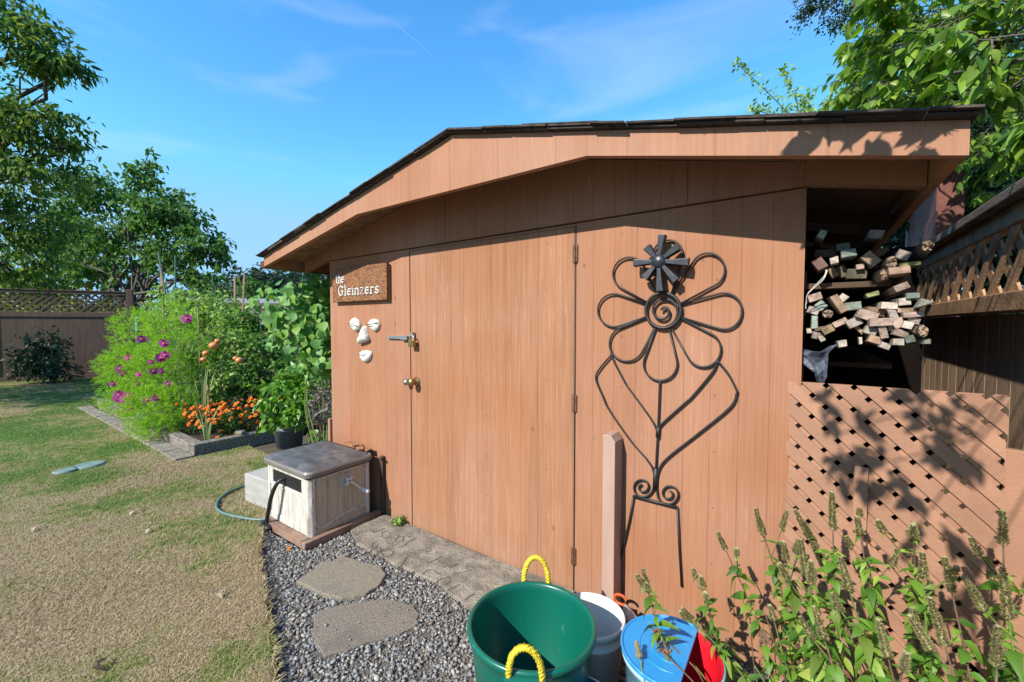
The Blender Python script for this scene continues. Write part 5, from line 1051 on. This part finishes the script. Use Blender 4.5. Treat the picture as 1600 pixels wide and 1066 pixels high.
bushy('bean_plant', 'mixed leafy bean growth between tomatoes and hanging vine', PC([(400, 510, 6.0, .22, .3, .26, 600), (420, 555, 5.6, .28, .3, .3, 900), (395, 600, 5.4, .25, .2, .22, 700), (455, 580, 5.3, .25, .2, .2, 600), (400, 450, 7.0, .35, .3, .12, 350)]), .06, .35, L_mid, (-5.9, 1.3, .1), seed=9)
# hanging large-leaf vine at the shed corner
vine = thing('climbing_vine', (-3.6, .2, 0), 'climbing vine with big glossy leaves against the left corner of shed', 'climbing plant')
sp_ = PC([(455, 470, 3.9, .20, .3, .16, 120), (485, 460, 3.7, .18, .25, .14, 90), (480, 500, 3.8, .24, .3, .20, 190), (500, 540, 3.7, .15, .2, .18, 120), (465, 530, 3.9, .2, .25, .16, 110), (510, 490, 3.55, .06, .15, .2, 60), (500, 570, 3.6, .12, .2, .1, 60), (505, 435, 3.7, .10, .2, .05, 30), (440, 500, 4.0, .10, .15, .1, 40)])
parts = []
for c_, rd, n in sp_:
    Pn, D_ = shell_pts(c_, rd, n, .5); Pn[:, 1] = np.maximum(Pn[:, 1], -.16)
    D = rng.normal(size=(n, 3))*.5+np.array([0, 0, -.7])+D_*.3; Nn = D_*.5+np.array([.35, -.75, .45])+rng.normal(size=(n, 3))*.35; l_ = rng.uniform(.045, .105, n); parts.append(leaves(Pn, D, Nn, l_, l_*.46, .25, .2, fine=True))
V, T = merge(parts); np_mesh('foliage', V, T, L_vine, vine, True)
g = MB(); r_ = random.Random(8)
for c_, rd, n in sp_:
    for k_ in range(1): e_ = np.array(c_)+np.array([r_.uniform(-1, 1), r_.uniform(-.6, .8), r_.uniform(-.6, 1)])*np.array(rd); g.tube(spl([np.array([-3.45+r_.uniform(-.2, .1), .15, .05]), np.array([-3.5+r_.uniform(-.3, .2), .2+r_.uniform(-.1, .1), .7]), e_]), .005, 5)
g.build('stems', m_stem, vine)
for px, py in ((525, 500), (522, 520)): pass
# marigolds
mg = thing('marigold_bed', (-5.45, .1, .1), 'dense front border of orange marigolds inside the timber bed', 'flowers')
mspec = []
for k_ in range(34): mspec.append(((rng.uniform(-5.95, -5.25), rng.uniform(-.12, .75), rng.uniform(.18, .30)), (.10, .10, .10), 110))
V, T = leafcloud(mspec, .035, .2, True, .1); np_mesh('foliage', V, T, L_mar, mg)
Pm = []; r_ = random.Random(21)
rest = []
for k_ in range(270):
    c_ = np.array([r_.uniform(-5.98, -5.20), r_.uniform(-.22, .90), 0]); c_[2] = r_.uniform(.22, .46)-(.14 if c_[0] > -5.40 else 0)*r_.random(); rr_ = r_.uniform(.019, .029)
    f = unit(np.array([r_.uniform(-.3, .8), r_.uniform(-1.1, .0), r_.uniform(.4, 1.2)])); u = unit(np.cross(f, np.array([.3, .9, .1]))); v_ = np.cross(f, u); n = 16
    q = np.array([2*math.pi*i/8+.4*(i//8) for i in range(n)]); el = np.array([.15 if i < 8 else .9 for i in range(n)]); D = np.cos(q)[:, None]*u+np.sin(q)[:, None]*v_+f*el[:, None]
    V, T = leaves(np.repeat([c_], n, 0), D, np.repeat([f], n, 0)+0*D, rr_*np.where(np.arange(n) < 8, 1, .75), rr_*.42, .1, 0, shape=(.4, .5, .6))
    if k_ < 96: np_mesh('flower', V, T, m_orange, mg)
    else: rest.append((V, T))
V, T = merge(rest); tag(np_mesh('flower', V, T, m_orange, mg), kind='stuff')
# sword leaves, two clumps
def sword(name, lb, base, n, h, seed, spread=.25):
    t = MB(); r = random.Random(seed); base = np.array(base, float); Vs = []; Ts = []; k0 = 0
    for k_ in range(n):
        q = r.uniform(0, 6.28); ln = h*r.uniform(.6, 1); d = np.array([math.cos(q), math.sin(q), 0]); s_ = np.array([-d[1], d[0], 0]); sp0 = r.uniform(.3, 1)*spread
        pts_ = [base+d*.02+d*sp0*ln*(t_**2)+ZU*ln*(t_-.15*t_*t_*sp0) for t_ in (0, .3, .6, .85, 1)]; ws = (.008, .013, .011, .006, .0005)
        vs_ = []
        for p_, w_ in zip(pts_, ws): vs_ += [p_-s_*w_, p_+s_*w_]
        t.add(vs_, [(2*i, 2*i+1, 2*i+3, 2*i+2) for i in range(4)])
    o = t.build(name, L_sword); tag(o, lb, 'plant', 'gladiolus plants in the raised bed'); return o
sword('gladiolus', 'taller pale gladiolus leaves between cosmos and tomatoes', (-5.75, -.02, .1), 9, .85, 2, .25)
sword('gladiolus', 'small pale gladiolus clump at the bed corner among marigolds', (-5.28, -.14, .1), 7, .42, 5, .35)
g = MB(); g.box(-.05, .05, -.035, .04, 0, .05, Matrix.Translation((-5.12, .12, .15)) @ Matrix.Rotation(.5, 4, 'Z')); o = g.build('garden_stone', m_conc2, bevel=.02, seg=3); tag(o, 'small pale stone on the front timber of the bed', 'stone')
# stakes
STAKES = [((247, 393), (262, 480), 6.6, 'stake_d', .012, 'slanting grey metal stake, leftmost behind the cosmos'), ((274, 400), (274, 500), 6.7, 'stake_g', .012, 'upright green plastic stake next to the slanting grey one'), ((252, 415), (255, 500), 6.9, 'stake_b', .022, 'stout brown post behind the slanting grey stake'),
          ((332, 425), (333, 520), 6.2, 'stake_g', .010, 'upright green stake alone in the middle of the tomatoes'), ((367, 433), (368, 560), 6.6, 'stake_b', .02, 'short dark wooden post behind the palest stake'), ((382, 426), (376, 560), 5.9, 'stake_b', .015, 'pale weathered wooden stake, tallest right of the tomatoes'),
          ((309, 480), (314, 640), 5.1, 'stake_b', .007, 'thin cane in front of the tomatoes, left of ripe fruit'), ((404, 468), (408, 520), 5.9, 'stake_d', .008, 'thin grey cane before the dark fence lattice'), ((324, 602), (329, 680), 4.85, 'stake_b', .010, 'short brown stick standing among the marigolds'), ((347, 560), (343, 640), 5.1, 'stake_d', .005, 'thin grey rod under the single right tomato cluster')]
for (ax_, ay_), (bx_, by_), d, mk_, r__, lb in STAKES:
    a = P(ax_, ay_, d); b = P(bx_, by_, d); dv = (b-a)/np.linalg.norm(b-a); b = a+dv*((a[2]-.08)/-dv[2]); g = MB(); g.tube([a-dv*-.0, a+dv*.01, b], [r__*.8, r__, r__], 8 if mk_ != 'stake_b' else 4); tag(g.build('garden_stake', {'stake_d': m_stake_d, 'stake_g': m_stake_g, 'stake_b': m_stake_b}[mk_]), lb, 'stake', 'plant stakes in the vegetable bed')
# pot with pepper plant
pc = np.array([-4.60, .40, .045]); pt = thing('plant_pot', pc, 'slate blue plastic pot standing at the end of raised bed', 'plant pot')
g = MB(); g.lathe(pc, [(0, 0), (.125, 0), (.148, .19), (.156, .192), (.160, .20), (.160, .225), (.154, .228), (.148, .215), (.14, .19), (0, .185)], 40); g.build('pot', m_potp, pt, True)
g = MB(); g.lathe(pc, [(0, .196), (.143, .196)], 24); g.build('potting_soil', m_soil, pt)
bushy('pepper_plant', 'bright green leafy pepper plant growing in the slate pot', PC([(450, 625, 4.35, .20, .2, .2, 420), (435, 610, 4.4, .16, .2, .17, 260), (470, 600, 4.4, .2, .2, .17, 300), (445, 655, 4.3, .16, .16, .1, 160), (488, 615, 4.35, .12, .15, .14, 120)]), .075, .26, L_pep, pc+np.array([0, 0, .2]), seed=12, nst=12, droop=.6)
bushy('spirea_shrub', 'small pinkish grey dried shrub between pot and shed corner', PC([(500, 620, 3.9, .09, .1, .14, 500), (492, 640, 3.95, .08, .1, .1, 300), (508, 640, 3.8, .05, .1, .14, 250)]), .02, .4, L_grey, (-3.75, .25, 0), cat='shrub', stem=m_stemb, seed=14)
bushy('seedling', 'small bright green seedling at the foot of the shed corner', PC([(500, 683, 3.9, .05, .05, .05, 30)]), .05, .35, L_pep, G(500, 698), nst=4, seed=15)
bushy('weed', 'little bright green weed between hose box and door foot', PC([(627, 815, 2.82, .03, .02, .035, 34)]), .034, .3, L_mint, (-2.27, -.04, .03), nst=5, seed=16, droop=-.4)
g = MB(); g.tube(spl([G(490, 704, .03), G(486, 690, .08), G(487, 665, .25), P(492, 652, 3.75), P(500, 645, 3.7), P(512, 640, 3.5)]), .014, 10); tag(g.build('hose_pipe', m_stake_d, smooth=True), 'dark grey hose arching up to shed corner behind the pot', 'hose')
# ---------------------------------------------------------------- small lawn things
for (px, py, rx, ry, lb) in ((102, 737, .085, .055, 'nearer left green irrigation cover sunk in lawn'), (139, 728, .12, .07, 'larger pale round cover sunk in lawn')):
    c_ = G(px, py, LZ); g = MB(); g.add([c_+np.array([rx*.9*math.cos(q), rx*1.0*math.sin(q), .004]) for q in np.linspace(0, 6.283, 24, endpoint=False)]+[c_+np.array([rx*.8*math.cos(q), rx*.9*math.sin(q), .018]) for q in np.linspace(0, 6.283, 24, endpoint=False)], [(k_, (k_+1) % 24, 24+(k_+1) % 24, 24+k_) for k_ in range(24)]+[tuple(range(24, 48))])
    tag(g.build('valve_cover', mat('faded_green_cover', (.20, .30, .27), .7, .25, 20)), lb, 'cover')
LV = [(209, 798, 'pale curled leaf on lawn, centre left'), (232, 826, 'flat cream leaf on lawn below the curled one'), (52, 824, 'grey leaf at the left edge of the green patch'), (338, 928, 'tan curved leaf lying right on the dry lawn'), (145, 1042, 'dark crumpled leaf near the bottom of lawn'), (446, 860, 'orange yellow leaf on earth by the timber batten')]
for k_, (px, py, lb) in enumerate(LV):
    c_ = G(px, py, LZ+.02 if k_ < 5 else .02); V, T = leaves([c_, c_+np.array([.01, .01, .004])], [(1, .4*k_-1, .2), (-.6, .8, .3)], [(0, 0, 1), (.3, 0, 1)], .045, .012, .5, .3)
    tag(np_mesh('fallen_leaf', V, T, [mat('dry_leaf', (.5, .4, .3), .8, .3, 40), mat('dark_dry_leaf', (.09, .06, .04), .9, .3, 40), mat('orange_leaf', (.75, .3, .04), .7, .2, 40)][1 if k_ == 4 else 2 if k_ == 5 else 0]), lb, 'leaf', 'fallen leaves')
# ---------------------------------------------------------------- trees at the right
pl_specs = PC([(1600, 20, 1.75, .24, .24, .14, 110), (1490, 60, 1.9, .26, .22, .16, 150), (1570, 130, 1.75, .24, .22, .14, 120), (1410, 60, 2.2, .24, .24, .18, 170), (1365, 130, 2.5, .22, .22, .16, 150), (1420, 150, 2.2, .22, .22, .10, 110), (1500, 150, 1.8, .18, .18, .09, 80), (1345, 90, 2.6, .12, .12, .12, 50), (1590, 230, 1.55, .10, .14, .07, 40), (1470, -40, 1.9, .3, .3, .12, 110), (1380, -20, 2.3, .25, .25, .12, 70), (1600, 300, 2.6, .25, .3, .12, 60), (1530, 240, 2.6, .2, .2, .10, 50), (1340, 165, 2.7, .16, .16, .05, 50), (1545, 60, 1.5, .16, .16, .12, 50), (1450, 20, 2.7, .45, .4, .30, 420), (1540, 110, 2.6, .45, .4, .30, 420), (1400, 110, 3.0, .40, .4, .26, 380), (1600, 200, 2.4, .35, .4, .25, 300), (1480, 160, 2.7, .3, .3, .14, 200), (1600, 60, 2.3, .3, .3, .3, 220), (1560, 270, 3.0, .35, .35, .22, 240)])
# boughs overhead to the right that dapple the fascia and the lattice
sdir = np.array(SUN_TO)/abs(SUN_TO.y)
def upsun(p, t): return np.array(p)+sdir*t
sh_specs = [(upsun((.24, -.05, .93), 1.55), (.14, .10, .13), 30), (upsun((.10, -.05, 1.0), 1.7), (.11, .1, .10), 18), (upsun((.36, -.05, 1.0), 1.6), (.12, .10, .13), 24), (upsun((.32, -.05, .76), 1.5), (.12, .10, .10), 18), (upsun((.43, -.05, .60), 1.6), (.07, .1, .08), 7)]
fs_specs = [(upsun((.16, -.30, 1.92), .62), (.09, .08, .07), 14), (upsun((.03, -.30, 1.97), .6), (.08, .08, .05), 9), (upsun((.27, -.30, 1.89), .5), (.06, .06, .07), 10)]
pt_ = thing('plum_tree', (1.15, .35, 0), 'large-leaved bright green tree overhanging the right end of the roof', 'tree')
mb = MB(); fork = np.array([1.15, .2, 2.1]); branch(mb, (1.15, .35, 0), fork, .07, .05, 3, wob=.02, sides=9)
parts = []
def sprays(specs, L0, nper=9, dr=.5):
    for i, (c_, rd, n) in enumerate(specs):
        c_ = np.array(c_); bp = branch(mb, fork if c_[1] > -.9 else np.array([1.0, -.6, 2.3]), c_, .012 if c_[1] > -.9 else .003, .0025, 400+i, 6, .05)
        ns = max(2, n//nper); out__ = []
        for k_ in range(ns):
            d = unit(rng.normal(size=3)); s_ = c_+d*rd*rng.uniform(0, .5); e_ = c_+unit(d+rng.normal(size=3)*.5+np.array([-.3, 0, -.25]))*rd*rng.uniform(.8, 1.25)
            mb.tube([s_, (s_+e_)/2+np.array([0, 0, .01]), e_], [.0035, .0025, .0015], 5)
            ax = unit(e_-s_); sd_ = unit(np.cross(ax, ZU)+1e-6)
            for j in range(nper):
                t = (j+.5)/nper; p_ = s_+(e_-s_)*(t*.9+.1); out__.append((p_, ax*.7+sd_*(.9 if j % 2 else -.9)+np.array([0, 0, -dr])+rng.normal(size=3)*.25, ZU*1.0-ax*.2+rng.normal(size=3)*.35))
        Pn = np.array([o_[0] for o_ in out__]); D = np.array([o_[1] for o_ in out__]); Nn = np.array([o_[2] for o_ in out__]); l_ = L0*rng.uniform(.65, 1.2, len(Pn))
        parts.append(leaves(Pn, D, Nn, l_, l_*.25, .28, .25, fine=True))
sprays([(c_, r_, int(n*1.25)) for c_, r_, n in pl_specs], .076, dr=.75); sprays([(c_, (r_[0]*1.15, r_[1], r_[2]*1.15), int(n*1.7)) for c_, r_, n in sh_specs], .072); sprays(fs_specs, .085)
mb.tube(spl([np.array([1.15, .2, 2.1]), np.array([1.1, -.2, 2.3]), np.array([1.0, -.6, 2.35]), np.array([.7, -1.1, 2.4])]), .009, 7)
mb.build('trunk', m_barkg, pt_, True); V, T = merge(parts); np_mesh('crown', V, T, L_plum, pt_)
# dark backdrop tree behind the fence and leafy shoots above the roof
tree('cedar_tree', 'dark green dense tree filling the gap behind the side fence', (3.0, 5.2, 0), (3.0, 5.2, 1.6), PC([(1520, 250, 3.6, .8, .8, .55, 4000), (1590, 300, 3.2, .6, .6, .55, 3000), (1470, 330, 4.0, .6, .7, .5, 2500), (1440, 420, 4.6, .8, .8, .7, 3000), (1560, 420, 3.6, .8, .8, .6, 3000), (1600, 180, 3.4, .6, .6, .4, 2000), (1640, 420, 2.9, .6, .6, .6, 2500), (1480, 220, 3.9, .5, .5, .35, 1800), (1400, 300, 5.5, .9, .9, .9, 2500)]), .07, .3, L_dark, m_bark, .12, simple=True, seed=41)
tree('oak_tree', 'small-leaved dark branch of a high tree at the upper edge', P(1500, 560, 7)*np.array([1, 1, 0]), P(1420, -120, 6.6), PC([(1290, 15, 6.5, .40, .3, .28, 900), (1262, 5, 6.5, .22, .2, .12, 300), (1310, 45, 6.5, .18, .2, .14, 260), (1360, 20, 6.6, .4, .3, .3, 900), (1330, -40, 6.6, .6, .5, .3, 700), (1420, 60, 7, .4, .4, .3, 500)]), .045, .3, L_dark, m_bark, .09, simple=True, seed=43, droop=.3)
sh = thing('apple_tree', P(1240, 560, 4.6)*np.array([1, 1, 0]), 'thin leafy shoots of a fruit tree rising above the roof', 'tree')
mb2 = MB(); parts2 = []
tk = P(1260, 230, 4.6); mb2.tube([P(1260, 560, 4.6)*np.array([1, 1, 0]), tk], .03, 7)
for i, pth in enumerate((((1250, 200), (1215, 160), (1175, 122), (1150, 98)), ((1250, 195), (1245, 160), (1232, 130), (1225, 105)), ((1265, 190), (1258, 165), (1262, 150)), ((1300, 190), (1310, 160), (1320, 130)), ((1280, 190), (1290, 170), (1300, 155)), ((1240, 200), (1200, 178), (1170, 172)))):
    pp = [tk]+[P(x, y, 4.6-.05*i) for x, y in pth]; sp2 = spl(pp, 6); mb2.tube(sp2, [.008*(1-.8*k_/len(sp2)) for k_ in range(len(sp2))], 5)
    n = 150; idx = rng.integers(4, len(sp2), n); Pn = np.array(sp2)[idx]+rng.normal(size=(n, 3))*.028; D = rng.normal(size=(n, 3))+np.array([0, 0, .5]); l_ = rng.uniform(.035, .065, n); parts2.append(leaves(Pn, D, rng.normal(size=(n, 3))+ZU*.6, l_, l_*.24, .2, .2))
mb2.build('trunk', m_barkg, sh); V, T = merge(parts2+[leafcloud(PC([(1270, 195, 4.6, .3, .2, .12, 350), (1330, 180, 4.5, .3, .3, .14, 350)]), .055, .27)]); np_mesh('crown', V, T, L_tom, sh)
# ---------------------------------------------------------------- mint plants in the foreground
def mint(top_px, top_py, y, base, label, spike=.085, side=2, seed=1, dens=1.0, dry=True, lean=None):
    r = random.Random(seed); tp_ = W(top_px, top_py, y)-ZU*spike*.9; b = np.array(base, float)
    t = thing('mint_plant', b, label, 'plant', 'flowering mint plants in front of the lattice')
    mid_ = b+(tp_-b)*.5+np.array([r.uniform(-.03, .03), r.uniform(-.02, .03), .02]); ax = spl([b, mid_, tp_], 14); g = MB(); n = len(ax)
    g.tube(ax, [.0042*(1-.6*k_/n) for k_ in range(n)], 6); tips = [(ax[-1], unit(ax[-1]-ax[-4]), spike)]
    ps, ds, ns, ls = [], [], [], []; dps, dds, dns, dls = [], [], [], []
    def pair(p_, a_, L, q):
        u = unit(np.cross(a_, np.array([math.cos(q), math.sin(q), .1])));
        for s_ in (1, -1):
            ps.append(p_); ds.append(u*s_+a_*.25+np.array([0, 0, r.uniform(-.5, .1)])); ns.append(a_+np.array([r.uniform(-.3, .3), r.uniform(-.5, .1), .5])); ls.append(L*r.uniform(.75, 1.15))
    total = np.linalg.norm(tp_-b); nn = int(total*.62/.026*dens)
    for k_ in range(nn):
        f = .36+.55*k_/nn; i = int(f*(n-1)); p_ = ax[i]; a_ = unit(ax[min(i+1, n-1)]-ax[i-1])
        L = .057*(1.05-.5*abs(f-.55)*1.5); pair(p_, a_, L, k_*1.57+r.uniform(-.4, .4))
        if r.random() < .5: # little axillary tufts
            for _ in range(2): pair(p_+rng.normal(size=3)*.006, a_, L*.45, r.uniform(0, 6))
    for k_ in range(2):
        q0 = b+np.array([r.uniform(-.06, .06), r.uniform(-.05, .05), 0]); g.tube(spl([q0, q0+(tp_-b)*.3+np.array([r.uniform(-.05, .05), r.uniform(-.04, .04), 0]), q0+(tp_-b)*r.uniform(.45, .75)+np.array([r.uniform(-.08, .08), r.uniform(-.05, .05), 0])]), .0022, 5)
    if dry:
        for k_ in range(int(24*dens)):
            f = r.uniform(.08, .62); i = int(f*(n-1)); dps.append(ax[i]); dds.append(np.array([r.uniform(-1, 1), r.uniform(-1, .6), r.uniform(-1.2, -.3)])); dns.append(np.array([r.uniform(-1, 1), r.uniform(-1, 1), .3])); dls.append(r.uniform(.025, .05))
    for k_ in range(side):
        f = r.uniform(.74, .93); i = int(f*(n-1)); a_ = unit(ax[i]-ax[i-2]); q = r.uniform(0, 6.28); d = unit(a_*1.0+np.array([math.cos(q), math.sin(q)*.5, .1])*.75); Ls = total*r.uniform(.08, .16); e_ = ax[i]+d*Ls
        g.tube([ax[i], ax[i]+d*Ls*.5+ZU*.002, e_], .0018, 5); pair(ax[i]+d*Ls*.5, d, .03, r.uniform(0, 3)); pair(e_, d, .022, r.uniform(0, 3)); tips.append((e_, unit(d+np.array([0, 0, .4])), spike*r.uniform(.45, .8)))
    g.build('stem', m_stem if r.random() < .6 else m_stemb, t)
    ls = np.array(ls)*rng.uniform(.55, 1.15, len(ls)); V, T = leaves(ps, np.array(ds)+rng.normal(size=(len(ls), 3))*.3, np.array(ns)+rng.normal(size=(len(ls), 3))*.35, ls, ls*rng.uniform(.22, .33, len(ls)), rng.uniform(.1, 1.0, (len(ls), 1)), .4, fine=True); np_mesh('leaves', V, T, L_mint, t)
    if dps: V, T = leaves(dps, dds, dns, np.array(dls), np.array(dls)*.2, .7, .6); np_mesh('withered_leaves', V, T, L_dry, t)
    for p_, d_, L in tips:
        nb = int(L/.085*620); tt = rng.uniform(0, 1, nb); rad = .0125*np.sqrt(np.clip(1-tt*.8, .1, 1))*rng.uniform(.6, 1.25, nb); q = rng.uniform(0, 6.28, nb)
        u = unit(np.cross(d_, np.array([.3, .8, .2]))); v_ = np.cross(d_, u); rd = np.cos(q)[:, None]*u+np.sin(q)[:, None]*v_
        Pn = p_+d_*(tt*L)[:, None]+rd*(rad*.35)[:, None]; V, T = leaves(Pn, rd+d_*.7, d_+rd*.1, rad*.75+.002, .0021, 0, .1, True); np_mesh('flower_spike', V, T, L_spike, t)
MI = [(1012, 895, -.50, (-.27, -.55, .20), 'slim mint stem arching over the blue lid', .06, 2, .9), (1000, 1010, -.62, (-.30, -.75, .15), 'low mint tip with brown spike in front of blue pail', .05, 0, .5),
      (1100, 902, -.38, (-.12, -.32, 0), 'mint stem with small brown spikes left of dark wall stain', .05, 2, .8), (1135, 835, -.34, (-.02, -.30, 0), 'mint stem whose spike stands left of lattice edge', .07, 2, .9), (1085, 950, -.45, (.02, -.42, 0), 'mint shoot leaning left toward the red pail', .055, 1, 1.0),
      (1195, 800, -.30, (.04, -.28, 0), 'tall twin-spiked mint by the left lattice edge', .10, 3, 1.1), (1178, 850, -.36, (.07, -.36, 0), 'leafy mint just below the twin-spiked one', .07, 2, 1.2), (1230, 850, -.34, (.10, -.30, 0), 'bushy mint between twin spikes and tallest spike', .07, 3, 1.2),
      (1303, 775, -.32, (.17, -.33, 0), 'mint with the tallest long spike before the lattice centre', .13, 2, 1.2), (1262, 850, -.42, (.15, -.40, 0), 'mint leaning left with a long brown spike mid lattice', .12, 3, 1.3), (1345, 812, -.28, (.20, -.27, 0), 'mint with a small dark spike under the upright slat', .06, 3, 1.2),
      (1330, 880, -.46, (.22, -.46, 0), 'leafy foreground mint with a yellowed leaf', .10, 2, 1.3), (1430, 820, -.30, (.30, -.28, 0), 'mint stem with spike right of the upright slat', .07, 2, 1.0), (1400, 890, -.44, (.30, -.44, 0), 'mint with thick spike, centre right foreground', .13, 2, 1.2),
      (1445, 870, -.34, (.35, -.33, 0), 'thin mint stem with brownish spike right of centre', .08, 2, .8), (1490, 880, -.36, (.38, -.36, 0), 'mint with slim spike before right part of lattice', .10, 1, .9), (1570, 805, -.30, (.42, -.29, 0), 'tall bright mint with pale green spike by right board', .10, 2, 1.3),
      (1530, 850, -.36, (.42, -.38, 0), 'mint leaning left from the tall right-hand clump', .07, 2, 1.2), (1580, 900, -.44, (.44, -.45, 0), 'mint with the thickest spike at the right edge', .13, 1, 1.3), (1480, 950, -.50, (.37, -.52, 0), 'foreground mint with drooping grey spikes, bottom right', .12, 2, 1.2),
      (1290, 960, -.52, (.22, -.56, 0), 'broad-leaved mint at the bottom below tallest spike', .09, 1, 1.3), (1210, 950, -.44, (.12, -.44, 0), 'withered mint low by the left lattice foot', .05, 1, .7), (1390, 980, -.54, (.30, -.58, 0), 'dark-leaved mint at bottom centre right', .10, 1, 1.3), (1560, 990, -.52, (.42, -.56, 0), 'mint filling the bottom right corner of the picture', .10, 1, 1.3), (1345, 930, -.40, (.24, -.40, 0), 'half-withered mint in the middle of the clump', .07, 2, .9), (1440, 960, -.40, (.33, -.42, 0), 'mint with dried leaves below centre right spikes', .08, 2, .9)]
for k_, (px, py, y, b, lb, sk, sd_, dn) in enumerate(MI):
    if k_ not in (6, 13, 17, 24): mint(px, py, y, b, lb, sk*.9, max(0, sd_-(k_ % 2)), 100+k_, dn)
